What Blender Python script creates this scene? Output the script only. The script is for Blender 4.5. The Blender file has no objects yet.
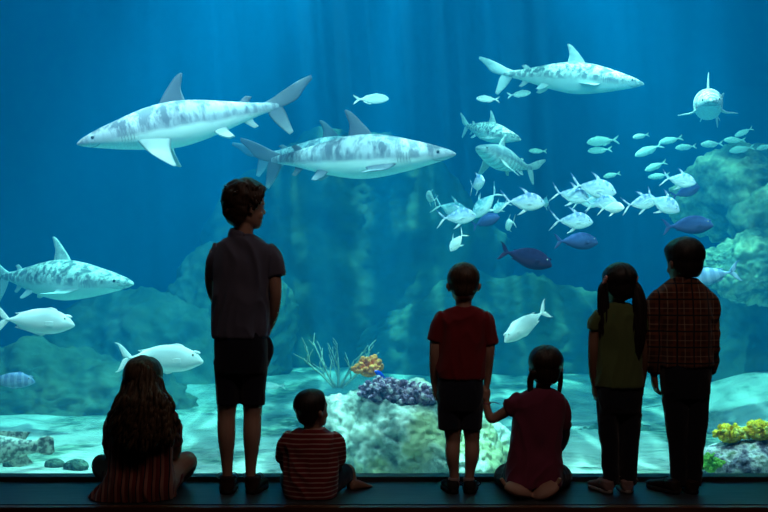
import bpy, bmesh, math, random
from mathutils import Vector, Matrix, noise, Euler
random.seed(7)
S = bpy.context.scene
COL = S.collection
PI = math.pi
def R(d): return math.radians(d)

# ---------------------------------------------------------------- camera
F = 1000.0            # focal length in pixels of a 768 px wide frame
CAMZ = 1.0
cam_d = bpy.data.cameras.new('camera'); cam = bpy.data.objects.new('camera', cam_d); COL.objects.link(cam)
cam_d.sensor_width = 36.0; cam_d.lens = 36.0 * F / 768.0
cam_d.shift_y = 26.0 / 768.0
cam_d.clip_start = 0.05; cam_d.clip_end = 100
cam.location = (0, 0, CAMZ); cam.rotation_euler = (PI / 2, 0, 0)
S.camera = cam
def at(px, py, Y):            # photo position at distance Y in front of the camera
    return Vector(((px - 384) / F * Y, Y, CAMZ - (py - 282) / F * Y))

# ---------------------------------------------------------------- world, exposure
W = bpy.data.worlds.new('world'); S.world = W; W.use_nodes = True
W.node_tree.nodes['Background'].inputs[0].default_value = (0.35, 0.6, 0.8, 1)
W.node_tree.nodes['Background'].inputs[1].default_value = 0.0
S.view_settings.view_transform = 'Standard'
S.view_settings.look = 'None'
S.view_settings.exposure = 0.0
S.view_settings.gamma = 1.0
S.view_settings.use_curve_mapping = False
S.cycles.use_denoising = True
S.cycles.max_bounces = 8; S.cycles.diffuse_bounces = 3; S.cycles.glossy_bounces = 2
S.cycles.transparent_max_bounces = 12; S.cycles.volume_bounces = 1
S.cycles.sample_clamp_indirect = 4.0
S.cycles.caustics_reflective = False; S.cycles.caustics_refractive = False

# ---------------------------------------------------------------- lights
def area(name, loc, target, sx, sy, power, color, spread=180):
    d = bpy.data.lights.new(name, 'AREA'); d.shape = 'RECTANGLE'; d.size = sx; d.size_y = sy
    d.energy = power; d.color = color; d.spread = R(spread)
    o = bpy.data.objects.new(name, d); COL.objects.link(o); o.location = loc
    o.rotation_euler = (Vector(target) - Vector(loc)).to_track_quat('-Z', 'Y').to_euler()
    return o
GLASS_Y = 5.12
SURF = 5.5           # height of the water surface
sd = bpy.data.lights.new('daylight_over_tank', 'SUN'); sd.energy = 13.0; sd.angle = R(0.6); sd.color = (0.86, 1.0, 0.97)
so = bpy.data.objects.new('daylight_over_tank', sd); COL.objects.link(so)
so.location = (0, 8, 9); so.rotation_euler = Vector((0.07, 0.14, -1)).to_track_quat('-Z', 'Y').to_euler()
# added fills: unseen row above the window lights fish, washes tint the back water
area('front_fill_left', (-2.1, 5.32, 3.7), (-2.1, 7.4, .8), 3.6, .3, 135, (0.86, 0.97, 1.0), 150)
area('front_fill_right', (2.1, 5.32, 3.7), (2.1, 7.4, .8), 3.8, .3, 165, (0.92, 1.0, 0.97), 150)
area('back_fill_left', (-4.6, 11.0, SURF + .5), (-4.2, 9.5, 0), 5.0, 1.5, 25, (0.10, 0.45, 1.0))  # added colour washes: blue at the sides, teal in the middle
area('back_fill_middle', (0.8, 11.0, SURF + .5), (1.2, 9.5, 0), 6.0, 1.5, 330, (0.18, 1.0, 0.78))
area('back_fill_right', (4.6, 11.0, SURF + .5), (4.2, 9.0, 0), 5.0, 1.5, 40, (0.12, 0.55, 1.0))
sp = bpy.data.lights.new('added_ray_spot', 'SPOT'); sp.energy = 6000; sp.spot_size = R(108); sp.spot_blend = .8; sp.shadow_soft_size = .05; sp.color = (.75, 1.0, .95)  # added spot, thrown through the surface pattern to draw fanned light rays
so = bpy.data.objects.new('added_ray_spot', sp); COL.objects.link(so); so.location = (.3, 8.6, SURF + 1.2); so.rotation_euler = (R(-4), 0, 0)
# added dim warm fill, unseen in the hall, to bring out the clothes
area('hall_fill', (0.8, 2.4, 3.5), (0.6, 4.8, 0.4), 1.8, .5, 11, (1.0, 0.66, 0.54))

# ---------------------------------------------------------------- helpers
def tag(o, label=None, cat=None, group=None, kind=None):
    if label: o['label'] = label
    if cat: o['category'] = cat
    if group: o['group'] = group
    if kind: o['kind'] = kind
    return o
def link(name, bm, mat=None, parent=None, smooth=True, mats=None):
    me = bpy.data.meshes.new(name)
    bmesh.ops.recalc_face_normals(bm, faces=bm.faces[:])
    bm.to_mesh(me); bm.free()
    if smooth:
        for p in me.polygons: p.use_smooth = True
    for m in (mats or [mat]):
        if m: me.materials.append(m)
    o = bpy.data.objects.new(name, me); COL.objects.link(o)
    if parent: o.parent = parent
    return o
def empty(name, loc=(0, 0, 0), rot=(0, 0, 0)):
    o = bpy.data.objects.new(name, None); COL.objects.link(o)
    o.location = loc; o.rotation_euler = rot; o.empty_display_size = .1
    return o
def box(bm, a, b):
    vs = [bm.verts.new((x, y, z)) for x in (a[0], b[0]) for y in (a[1], b[1]) for z in (a[2], b[2])]
    for f in ((0, 1, 3, 2), (4, 6, 7, 5), (0, 4, 5, 1), (2, 3, 7, 6), (0, 2, 6, 4), (1, 5, 7, 3)):
        bm.faces.new([vs[i] for i in f])
def loft(bm, secs, n=20, power=2.0, cap=True):
    """secs: (centre, U axis*halfwidth, V axis*halfdepth)"""
    rings = []
    for c, U, V in secs:
        r = []
        for i in range(n):
            t = 2 * PI * i / n; ct, st = math.cos(t), math.sin(t)
            if power != 2.0:
                ct = math.copysign(abs(ct) ** (2 / power), ct); st = math.copysign(abs(st) ** (2 / power), st)
            r.append(bm.verts.new(Vector(c) + Vector(U) * ct + Vector(V) * st))
        rings.append(r)
    for a, b in zip(rings, rings[1:]):
        for i in range(n):
            bm.faces.new((a[i], a[(i + 1) % n], b[(i + 1) % n], b[i]))
    if cap:
        for r, s in ((rings[0], -1), (rings[-1], 1)):
            c = sum((v.co for v in r), Vector()) / n
            cv = bm.verts.new(c)
            for i in range(n): bm.faces.new((r[i], r[(i + 1) % n], cv))
    return rings
def interp(tab, x):
    """smooth (Catmull-Rom) interpolation in a table of (x, v1, v2...)"""
    if x <= tab[0][0]: return tab[0][1:]
    if x >= tab[-1][0]: return tab[-1][1:]
    for i in range(len(tab) - 1):
        if tab[i][0] <= x <= tab[i + 1][0]: break
    p1, p2 = tab[i], tab[i + 1]; p0 = tab[max(i - 1, 0)]; p3 = tab[min(i + 2, len(tab) - 1)]
    h = p2[0] - p1[0]; t = (x - p1[0]) / h; out = []
    for k in range(1, len(p1)):
        m1 = (p2[k] - p0[k]) / max(p2[0] - p0[0], 1e-6) * h
        m2 = (p3[k] - p1[k]) / max(p3[0] - p1[0], 1e-6) * h
        t2, t3 = t * t, t * t * t
        out.append((2*t3-3*t2+1)*p1[k] + (t3-2*t2+t)*m1 + (-2*t3+3*t2)*p2[k] + (t3-t2)*m2)
    return out
def spline(pts, n):
    """resample a poly line of equal-length tuples smoothly"""
    tab = [(i,) + tuple(p) for i, p in enumerate(pts)]
    return [interp(tab, (len(pts) - 1) * k / (n - 1)) for k in range(n)]
def tube(bm, pts, n=10, res=None, flat=None, cap=True):
    """pts: (x, y, z, r) or (x,y,z,r,r2)   smooth tube"""
    P = spline(pts, res or (len(pts) * 4)) if len(pts) > 1 else pts
    secs = []; up = None
    for i, p in enumerate(P):
        a = Vector(P[max(i - 1, 0)][:3]); b = Vector(P[min(i + 1, len(P) - 1)][:3])
        d = (b - a).normalized()
        if up is None:
            up = Vector(flat) if flat else (Vector((0, 1, 0)) if abs(d.y) < .8 else Vector((1, 0, 0)))
        U = d.cross(up).normalized(); V = U.cross(d).normalized(); up = V
        r = max(p[3], .0005); r2 = max(p[4], .0005) if len(p) > 4 else r
        secs.append((p[:3], U * r, V * r2))
    return loft(bm, secs, n, cap=cap)

class Nodes:
    def __init__(s, name):
        s.m = bpy.data.materials.new(name); s.m.use_nodes = True; s.t = s.m.node_tree; s.t.nodes.clear()
        s.out = s.t.nodes.new('ShaderNodeOutputMaterial')
    def n(s, typ, **kw):
        x = s.t.nodes.new(typ)
        for k, v in kw.items():
            if hasattr(x, k) and k not in x.inputs: setattr(x, k, v)
            else: x.inputs[k].default_value = v
        return x
    def l(s, a, b): s.t.links.new(a, b)
    def coord(s, kind='Object', scale=(1, 1, 1), rot=(0, 0, 0), loc=(0, 0, 0)):
        t = s.n('ShaderNodeTexCoord'); m = s.n('ShaderNodeMapping')
        m.inputs['Scale'].default_value = scale; m.inputs['Rotation'].default_value = rot; m.inputs['Location'].default_value = loc
        s.l(t.outputs[kind], m.inputs[0]); return m.outputs[0]
    def noise(s, vec, scale, detail=3, rough=.55, dist=0):
        x = s.n('ShaderNodeTexNoise'); x.inputs['Scale'].default_value = scale; x.inputs['Detail'].default_value = detail
        x.inputs['Roughness'].default_value = rough; x.inputs['Distortion'].default_value = dist
        s.l(vec, x.inputs['Vector']); return x.outputs['Fac']
    def ramp(s, fac, stops, interp='LINEAR'):
        x = s.n('ShaderNodeValToRGB'); e = x.color_ramp; e.interpolation = interp
        while len(e.elements) < len(stops): e.elements.new(.5)
        for el, (p, c) in zip(e.elements, stops):
            el.position = p; el.color = tuple(c) + (1,) if len(c) == 3 else c
        s.l(fac, x.inputs[0]); return x.outputs[0]
    def mix(s, fac, a, b, mode='MIX'):
        x = s.n('ShaderNodeMix'); x.data_type = 'RGBA'; x.blend_type = mode
        for sock, v in ((x.inputs[0], fac), (x.inputs[6], a), (x.inputs[7], b)):
            if isinstance(v, (int, float)): sock.default_value = v
            elif isinstance(v, tuple): sock.default_value = tuple(v) + (1,) if len(v) == 3 else v
            else: s.l(v, sock)
        return x.outputs[2]
    def math(s, op, a, b=None, clamp=False):
        x = s.n('ShaderNodeMath'); x.operation = op; x.use_clamp = clamp
        for sock, v in ((x.inputs[0], a), (x.inputs[1], b)):
            if v is None: continue
            if isinstance(v, (int, float)): sock.default_value = v
            else: s.l(v, sock)
        return x.outputs[0]
    def sep(s, v):
        x = s.n('ShaderNodeSeparateXYZ'); s.l(v, x.inputs[0]); return x.outputs
    def bsdf(s, color, rough=.7, bump=None, bstr=.3, bdist=.01, spec=.3, metal=0, trans=0, coat=0, sheen=0, sss=0):
        b = s.n('ShaderNodeBsdfPrincipled')
        if isinstance(color, tuple): b.inputs['Base Color'].default_value = tuple(color) + (1,) if len(color) == 3 else color
        else: s.l(color, b.inputs['Base Color'])
        b.inputs['Roughness'].default_value = rough; b.inputs['Specular IOR Level'].default_value = spec
        b.inputs['Metallic'].default_value = metal; b.inputs['Coat Weight'].default_value = coat
        b.inputs['Sheen Weight'].default_value = sheen
        if bump is not None:
            bp = s.n('ShaderNodeBump'); bp.inputs['Strength'].default_value = bstr; bp.inputs['Distance'].default_value = bdist
            s.l(bump, bp.inputs['Height']); s.l(bp.outputs[0], b.inputs['Normal'])
        s.l(b.outputs[0], s.out.inputs[0]); return b
def simple(name, c, rough=.7, nz=0, nscale=8, bstr=.2, spec=.3, metal=0):
    N = Nodes(name); v = N.coord(); f = N.noise(v, nscale, 4)
    c2 = tuple(x * (1 - nz) for x in c)
    N.bsdf(N.mix(f, c2, c) if nz else c, rough, f, bstr, .004, spec, metal); return N.m

# ---------------------------------------------------------------- the hall and the tank
def slab(name, a, b, mat, kind='structure', parent=None):
    bm = bmesh.new(); box(bm, a, b); o = link(name, bm, mat, parent, smooth=False)
    if kind: o['kind'] = kind
    return o
M_hall = simple('dark_plaster', (.012, .013, .016), .9, .3, 3)
M_carpet = simple('dark_carpet', (.012, .011, .014), .95, .5, 60)
HX = 6.0; HB = -3.0; HZ = 3.6; LZ = -.45
slab('floor', (-HX, HB, LZ - .1), (HX, 4.46, LZ), M_carpet)
slab('wall_back', (-HX, HB - .1, LZ), (HX, HB, HZ), M_hall)
slab('wall_left', (-HX - .1, HB, LZ), (-HX, GLASS_Y, HZ), M_hall)
slab('wall_right', (HX, HB, LZ), (HX + .1, GLASS_Y, HZ), M_hall)
slab('ceiling', (-HX - .1, HB - .1, HZ), (HX + .1, GLASS_Y - .05, HZ + .15), M_hall)
slab('wall_front', (-HX - 3, GLASS_Y - .05, 3.15), (HX + 3, GLASS_Y, 7.0), M_hall)
# ledge: dark painted plank top, reddish wooden nosing, dark riser
N = Nodes('ledge_paint'); v = N.coord(scale=(1, 8, 1)); f = N.noise(v, 5, 5)
N.bsdf(N.ramp(f, [(.3, (.030, .036, .042)), (.7, (.060, .070, .078))]), .42, f, .25, .004, .5); M_ledge = N.m
N = Nodes('ledge_wood'); v = N.coord(scale=(.6, 9, 9)); f = N.noise(v, 6, 5)
N.bsdf(N.ramp(f, [(.3, (.07, .022, .012)), (.7, (.20, .075, .035))]), .4, f, .25, .003, .5); M_wood = N.m
bm = bmesh.new(); box(bm, (-HX, 4.50, -.12), (HX, 5.03, 0)); bmesh.ops.bevel(bm, geom=bm.edges[:], offset=.008, segments=2)
o = link('trim_1', bm, M_ledge, smooth=False); o['kind'] = 'structure'; o['label'] = 'dark painted ledge the children sit and stand on'
bm = bmesh.new(); box(bm, (-HX, 4.455, -.075), (HX, 4.505, -.004)); bmesh.ops.bevel(bm, geom=bm.edges[:], offset=.012, segments=3)
o = link('trim_2', bm, M_wood, smooth=False); o['kind'] = 'structure'; o['label'] = 'reddish wooden nosing along the ledge'
slab('trim_3', (-HX, 4.48, LZ), (HX, 4.51, -.07), M_hall)
# window sill and the big acrylic pane
M_sill = simple('sill_metal', (.05, .07, .075), .45, .3, 12, .1, .5)
bm = bmesh.new(); box(bm, (-HX, 5.02, -.1), (HX, 5.115, .022)); bmesh.ops.bevel(bm, geom=bm.edges[:], offset=.005, segments=2)
o = link('trim_4', bm, M_sill, smooth=False); o['kind'] = 'structure'; o['label'] = 'low sill under the viewing window'
N = Nodes('acrylic_pane'); tr = N.n('ShaderNodeBsdfTransparent'); tr.inputs[0].default_value = (.97, .99, .99, 1)
gl = N.n('ShaderNodeBsdfGlossy'); gl.inputs['Roughness'].default_value = .02
fr = N.n('ShaderNodeFresnel'); fr.inputs[0].default_value = 1.3; mx = N.n('ShaderNodeMixShader')
N.l(fr.outputs[0], mx.inputs[0]); N.l(tr.outputs[0], mx.inputs[1]); N.l(gl.outputs[0], mx.inputs[2]); N.l(mx.outputs[0], N.out.inputs[0])
slab('window_1', (-HX - .1, GLASS_Y, -.1), (HX + .1, GLASS_Y + .03, 3.2), N.m)

# tank shell
TX = 9.0; TB = 15.5; TF = -.45
N = Nodes('tank_wall'); v = N.coord(); f = N.noise(v, .7, 4)
N.bsdf(N.ramp(f, [(.3, (.01, .05, .12)), (.7, (.02, .08, .16))]), .9); M_tank = N.m
slab('wall_tank_back', (-TX, TB, TF - .6), (TX, TB + .2, SURF + 1.5), M_tank)
slab('wall_tank_left', (-TX - .2, GLASS_Y, TF - .6), (-TX, TB + .2, SURF + 1.5), M_tank)
slab('wall_tank_right', (TX, GLASS_Y, TF - .6), (TX + .2, TB + .2, SURF + 1.5), M_tank)
slab('wall_tank_front', (-TX, GLASS_Y - .02, TF - .6), (TX, GLASS_Y + .035, -.1), M_tank)
# water body
N = Nodes('sea_water')
vs = N.n('ShaderNodeVolumeScatter'); vs.inputs['Color'].default_value = (.0, .40, 1.0, 1); vs.inputs['Density'].default_value = .048
vs.inputs['Anisotropy'].default_value = 0.0
va = N.n('ShaderNodeVolumeAbsorption'); va.inputs['Color'].default_value = (0.0, .76, .83, 1); va.inputs['Density'].default_value = .24
ad = N.n('ShaderNodeAddShader'); N.l(vs.outputs[0], ad.inputs[0]); N.l(va.outputs[0], ad.inputs[1]); N.l(ad.outputs[0], N.out.inputs['Volume'])
bm = bmesh.new(); box(bm, (-TX + .01, GLASS_Y + .04, TF - .55), (TX - .01, TB - .01, SURF - .02))
o = link('tank_water', bm, N.m, smooth=False)
tag(o, 'clear blue-green sea water filling the tank behind the window', 'water', kind='stuff')
# rippled surface of the water: caustic light bands are painted into its tint
N = Nodes('surface_caustic_tint'); v = N.coord(scale=(1.0, .22, 1))
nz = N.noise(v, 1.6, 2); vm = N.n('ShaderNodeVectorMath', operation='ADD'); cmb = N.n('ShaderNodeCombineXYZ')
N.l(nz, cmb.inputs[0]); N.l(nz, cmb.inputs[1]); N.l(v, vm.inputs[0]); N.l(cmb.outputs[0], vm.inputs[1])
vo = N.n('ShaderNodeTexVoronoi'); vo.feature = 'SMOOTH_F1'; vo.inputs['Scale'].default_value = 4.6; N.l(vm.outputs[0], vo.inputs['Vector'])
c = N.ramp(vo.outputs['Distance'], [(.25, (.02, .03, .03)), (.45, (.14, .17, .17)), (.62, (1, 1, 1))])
gx = N.sep(N.coord(loc=(-.4, 0, 0)))[0]; gx = N.ramp(N.math('MULTIPLY', N.math('ABSOLUTE', gx), .2, clamp=True), [(.25, (1, 1, 1)), (.62, (.42, .45, .5)), (1, (.12, .14, .18))])  # tint dims towards the sides, added to keep light over the middle
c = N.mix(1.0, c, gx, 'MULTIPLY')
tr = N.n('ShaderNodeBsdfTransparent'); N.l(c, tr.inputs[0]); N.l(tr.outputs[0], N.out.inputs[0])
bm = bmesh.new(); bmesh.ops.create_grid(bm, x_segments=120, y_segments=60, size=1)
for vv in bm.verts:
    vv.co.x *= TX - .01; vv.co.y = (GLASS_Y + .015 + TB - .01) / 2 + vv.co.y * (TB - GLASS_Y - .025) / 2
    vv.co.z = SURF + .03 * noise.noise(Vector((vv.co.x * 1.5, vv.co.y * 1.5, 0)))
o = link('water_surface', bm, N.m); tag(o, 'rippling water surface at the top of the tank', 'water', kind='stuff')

# ================================================================ the reef
def sand_z(x, y):
    z = -.30 + .035 * noise.noise(Vector((x * .6, y * .7, 0))) + .012 * noise.noise(Vector((x * 2.5, y * 2.5, 3)))
    z += .42 * smooth_(1 - math.hypot((x - 3.75) / 1.3, (y - 9.6) / 1.7))
    z += .16 * smooth_((y - 8.8) / 4)
    return z
def smooth_(x): x = max(0, min(1, x)); return x * x * (3 - 2 * x)
N = Nodes('coral_sand'); v = N.coord(); f = N.noise(v, 3, 5); g = N.noise(v, 120, 2)
wv = N.n('ShaderNodeTexWave'); wv.bands_direction = 'Y'; wv.inputs['Scale'].default_value = 2.2; wv.inputs['Distortion'].default_value = 5; wv.inputs['Detail'].default_value = 2
N.l(v, wv.inputs[0])
col = N.mix(N.ramp(N.noise(N.coord(scale=(1, .6, 1)), 1.5, 5, .65), [(.50, (0, 0, 0)), (.60, (1, 1, 1))]), N.ramp(f, [(.3, (.42, .40, .36)), (.7, (.66, .64, .58))]), N.ramp(N.noise(v, 9, 4), [(.4, (.10, .15, .12)), (.65, (.36, .42, .32))]))
N.bsdf(col, .9, N.math('ADD', N.math('MULTIPLY', wv.outputs['Fac'], 1.0), N.math('MULTIPLY', g, .3)), .5, .02, .1)
bm = bmesh.new(); bmesh.ops.create_grid(bm, x_segments=220, y_segments=130, size=1)
for v_ in bm.verts:
    v_.co.x *= TX - .02; v_.co.y = (GLASS_Y + .05 + TB - .03) / 2 + v_.co.y * (TB - .08 - GLASS_Y) / 2; v_.co.z = sand_z(v_.co.x, v_.co.y)
o = link('sand_bed', bm, N.m); tag(o, 'pale sand covering the bottom of the tank', 'sand', kind='stuff')

def rock_mat(name, stops, sc=5, patch=None, bstr=.8):
    N = Nodes(name); v = N.coord(); f = N.noise(v, sc, 6, .62); c = N.ramp(f, stops)
    if patch: c = N.mix(N.ramp(N.noise(v, sc * .45, 3), [(.50, (0, 0, 0)), (.60, (1, 1, 1))]), c, patch)
    vo = N.n('ShaderNodeTexVoronoi'); vo.inputs['Scale'].default_value = sc * 3; N.l(v, vo.inputs['Vector'])
    N.bsdf(c, .9, N.math('ADD', f, N.math('MULTIPLY', vo.outputs['Distance'], .4)), bstr, .03, .15); return N.m
M_rk1 = rock_mat('pale_reef_rock', [(.34, (.07, .12, .11)), (.45, (.30, .38, .33)), (.56, (.80, .82, .72)), (.70, (.34, .44, .36))], 4.6, (.42, .46, .26))
M_rk2 = rock_mat('far_reef_rock', [(.35, (.05, .09, .06)), (.5, (.09, .14, .09)), (.65, (.15, .18, .11))], 2.2)
M_rk4 = rock_mat('mottled_reef_rock', [(.36, (.06, .11, .09)), (.48, (.20, .27, .17)), (.62, (.60, .60, .36))], 3.2)
M_rk5 = rock_mat('dark_green_rock', [(.4, (.03, .06, .05)), (.6, (.12, .18, .13))], 20)
M_rk3 = rock_mat('grey_purple_rock', [(.36, (.05, .05, .09)), (.46, (.24, .22, .30)), (.56, (.72, .70, .72)), (.68, (.25, .34, .22))], 12)
def rock(c, r, seed, mat, label, amp=.35, fr=1.6, sub=6, name='reef_rock', flat=True, group=None, blobs=()):
    """knobbly boulder; r = half sizes; blobs: extra (dx, dy, dz, rx, ry, rz)"""
    bm = bmesh.new(); so_ = Vector((seed * 7.7, seed * 3.3, seed * 1.9))
    root = Vector(c)
    allb = [(0, 0, 0) + tuple(r)] + list(blobs)
    for bl in allb:
        n0 = len(bm.verts)
        bmesh.ops.create_icosphere(bm, subdivisions=sub, radius=1)
        bm.verts.ensure_lookup_table()
        mr = max(bl[3:6])
        for v in bm.verts[n0:]:
            d = v.co.normalized(); p = Vector((d.x * bl[3], d.y * bl[4], d.z * bl[5])) + Vector(bl[:3])
            q = p * fr / max(min(r), .25) * .6 + so_
            w = noise.noise(q) + .55 * abs(noise.noise(q * 2.1)) - .3 * abs(noise.noise(q * 4.3)) + .20 * noise.noise(q * 9) + .12 * noise.noise(q * 19)
            v.co = p + Vector((d.x, d.y, d.z)) * w * amp * min(bl[3:6])
    me = link(name, bm, mat); me.location = root
    return tag(me, label, 'rock', group)
def rk(px, py, Y, rx, ry, rz, *a, **k):       # placed by its centre in the view; sizes in metres
    p = at(px, py, Y); return rock(p, (rx, ry, rz), *a, **k)
# main outcrop in the middle
rk(402, 450, 6.75, .50, .36, .43, 3, M_rk1, 'large pale green encrusted rock in the middle, behind the smallest child', amp=.34, fr=2.2,
   blobs=[(.34, -.05, -.10, .30, .25, .30), (-.34, 0, .03, .30, .26, .36), (.1, -.12, .12, .34, .22, .22), (-.3, -.1, -.3, .35, .25, .2), (.45, .1, .02, .2, .2, .22)])
rk(480, 455, 7.2, .22, .22, .22, 5, M_rk1, 'pale rock right of the large outcrop, behind the legs of the child in red', blobs=[(.16, 0, -.06, .16, .16, .14)])
# right corner
rk(742, 464, 6.15, .25, .2, .14, 8, M_rk3, 'grey and purple rock under the yellow corals, bottom right', amp=.3, fr=1.4, blobs=[(-.12, -.02, -.03, .15, .15, .12), (.2, 0, .02, .16, .16, .14)])
# low rocks further back
rk(45, 425, 10.2, 1.5, .6, .75, 11, M_rk2, 'long dim rock mass at the far left behind the spotted fish', amp=.4, blobs=[(1.2, .2, -.3, .9, .5, .45), (-1.2, 0, .1, .9, .5, .7)])
rk(150, 390, 12.2, 1.5, .7, 1.2, 12, M_rk2, 'hazy green reef slope rising behind the long-haired child', amp=.35, blobs=[(.9, .2, .7, .9, .5, 1.0), (-1.3, 0, -.6, 1.0, .6, .7)])
rk(350, 320, 14.0, 2.3, .6, 2.6, 13, M_rk2, 'tall hazy reef wall behind the middle of the tank', amp=.3, blobs=[(1.3, .1, -.8, 1.0, .5, 1.3), (-1.3, .1, -.9, 1.0, .5, 1.4), (.2, 0, 1.2, 1.3, .5, 1.4)])
rk(500, 380, 13.0, 1.9, .6, 1.3, 14, M_rk2, 'hazy rock ledge beyond the child in red and the two girls', amp=.4, blobs=[(1.5, .1, -.4, 1.2, .5, .9)])
rk(290, 455, 9.2, .8, .4, .28, 15, M_rk2, 'low dim rock behind the legs of the tallest child', amp=.4, blobs=[(-.7, 0, -.05, .4, .3, .2)])
rk(595, 452, 9.0, .3, .3, .24, 16, M_rk2, 'round dim boulder on the sand left of the pigtailed child', amp=.35)
rk(640, 452, 8.8, .22, .25, .2, 17, M_rk2, 'small dim boulder on the sand behind the pigtailed child', amp=.35)
rk(760, 195, 10.6, .80, .6, .55, 18, M_rk4, 'mottled green reef rock at upper right below the fish school', amp=.45, fr=1.4, blobs=[(.5, .1, -.3, .6, .5, .7)])
rk(762, 270, 9.8, .55, .5, .34, 19, M_rk4, 'pale coral-covered rock at right beside the plaid shirt', amp=.5, fr=1.4, blobs=[(-.3, 0, .05, .26, .3, .2), (.3, .2, .3, .5, .4, .5)])
rk(790, 340, 10.9, .9, .6, 1.6, 20, M_rk2, 'hazy reef wall at the right edge below the pale rocks', amp=.35)
rk(715, 430, 9.9, .45, .35, .32, 21, M_rk2, 'dim rock at the foot of the sand slope at right', amp=.4, blobs=[(-.35, -.1, -.12, .3, .25, .2)])
for i, (px, Y, r) in enumerate(((55, 6.95, .05), (76, 6.9, .062), (12, 7.0, .045))):
    x = at(px, 0, Y).x
    rock((x, Y, sand_z(x, Y) + r * .25), (r * 1.4, r, r * .8), 30 + i, M_rk5, ('small dark rock on the white sand, middle of the three at far left', 'small dark rock on the white sand nearest the long-haired child', 'small dark rock on the white sand nearest the left edge')[i], sub=4, name='small_rock', group='small rocks on the white sand')

# corals
def bumps(bm, c, r, n, br, seed, hemi=True):
    rnd = random.Random(seed)
    for i in range(n):
        a = rnd.uniform(0, 2 * PI); z = rnd.uniform(-.1 if hemi else -1, 1); q = math.sqrt(max(0, 1 - z * z))
        p = Vector(c) + Vector((r[0] * q * math.cos(a), r[1] * q * math.sin(a), r[2] * z))
        s = br * rnd.uniform(.7, 1.3)
        d = (p - Vector(c)); d = Vector((d.x / r[0], d.y / r[1], d.z / r[2])).normalized(); e = p + d * s * rnd.uniform(1.0, 2.2)
        tube(bm, [(*(p - d * s), s * .8), (*p, s * .8), (*e, s * .95), (*(e + d * s * .7), s * .35)], 7, 6)
def coral(px, py, Y, r, n, br, seed, mat, label, name='coral'):
    p = at(px, py, Y); bm = bmesh.new()
    bmesh.ops.create_icosphere(bm, subdivisions=3, radius=1, matrix=Matrix.Diagonal((r[0], r[1], r[2], 1)))
    bumps(bm, (0, 0, 0), r, n, br, seed)
    o = link(name, bm, mat); o.location = p
    return tag(o, label, 'coral')
M_pur = rock_mat('purple_coral', [(.38, (.07, .05, .10)), (.5, (.34, .19, .32)), (.62, (.80, .60, .66))], 22)
M_yel = rock_mat('yellow_coral', [(.36, (.45, .20, .02)), (.5, (.90, .62, .03)), (.62, (.98, .90, .25))], 16)
M_ora = rock_mat('orange_coral', [(.3, (.60, .14, .03)), (.6, (1.0, .38, .10))], 14)
M_grn = rock_mat('green_coral', [(.3, (.05, .25, .03)), (.6, (.25, .60, .10))], 14)
M_stag = simple('pale_staghorn', (.30, .40, .32), .8, .3, 30)
coral(386, 394, 6.62, (.15, .10, .075), 150, .017, 1, M_pur, 'purple knobbly coral on top of the middle rock, left of the pair')
coral(418, 399, 6.60, (.125, .10, .06), 120, .017, 2, M_pur, 'purple knobbly coral on top of the middle rock, right of the pair')
coral(369, 370, 6.85, (.07, .06, .05), 70, .018, 3, M_ora, 'orange coral poking up above the purple coral')
coral(730, 436, 6.12, (.075, .06, .045), 90, .013, 4, M_yel, 'yellow knobbly coral on the grey rock, left of the pair')
coral(760, 433, 6.10, (.080, .06, .048), 90, .013, 5, M_yel, 'yellow knobbly coral on the grey rock at the right edge')
coral(712, 466, 6.05, (.050, .05, .045), 50, .014, 6, M_grn, 'green coral at the foot of the grey rock bottom right')
def staghorn(px, py, Y, h, n, seed, label, mat=M_stag):
    bm = bmesh.new(); rnd = random.Random(seed)
    def branch(p, d, L, r, k):
        q = p + d * L * .5 + Vector((rnd.uniform(-.1, .1), rnd.uniform(-.1, .1), 0)) * L * .4; e = p + d * L
        tube(bm, [(*p, r), (*q, r * .85), (*e, r * .55)], 6, 6)
        if k:
            for j in range(3):
                t = (.35, .65, .95)[j]; dd = (d + Vector((rnd.uniform(-.9, .9), rnd.uniform(-.5, .5), rnd.uniform(-.1, .5)))).normalized()
                branch(p.lerp(e, t), dd, L * rnd.uniform(.45, .6), r * .65, k - 1)
    for i in range(n):
        a = -1 + 2 * i / (n - 1); branch(Vector((a * .03, 0, 0)), Vector((a * .95, rnd.uniform(-.2, .2), .9)).normalized(), h * rnd.uniform(.6, .8), .011, 2)
    o = link('staghorn_coral', bm, mat); o.location = at(px, py, Y); return tag(o, label, 'coral')
staghorn(338, 388, 8.4, .40, 5, 5, 'pale branching coral behind the left end of the middle rock')

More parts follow.
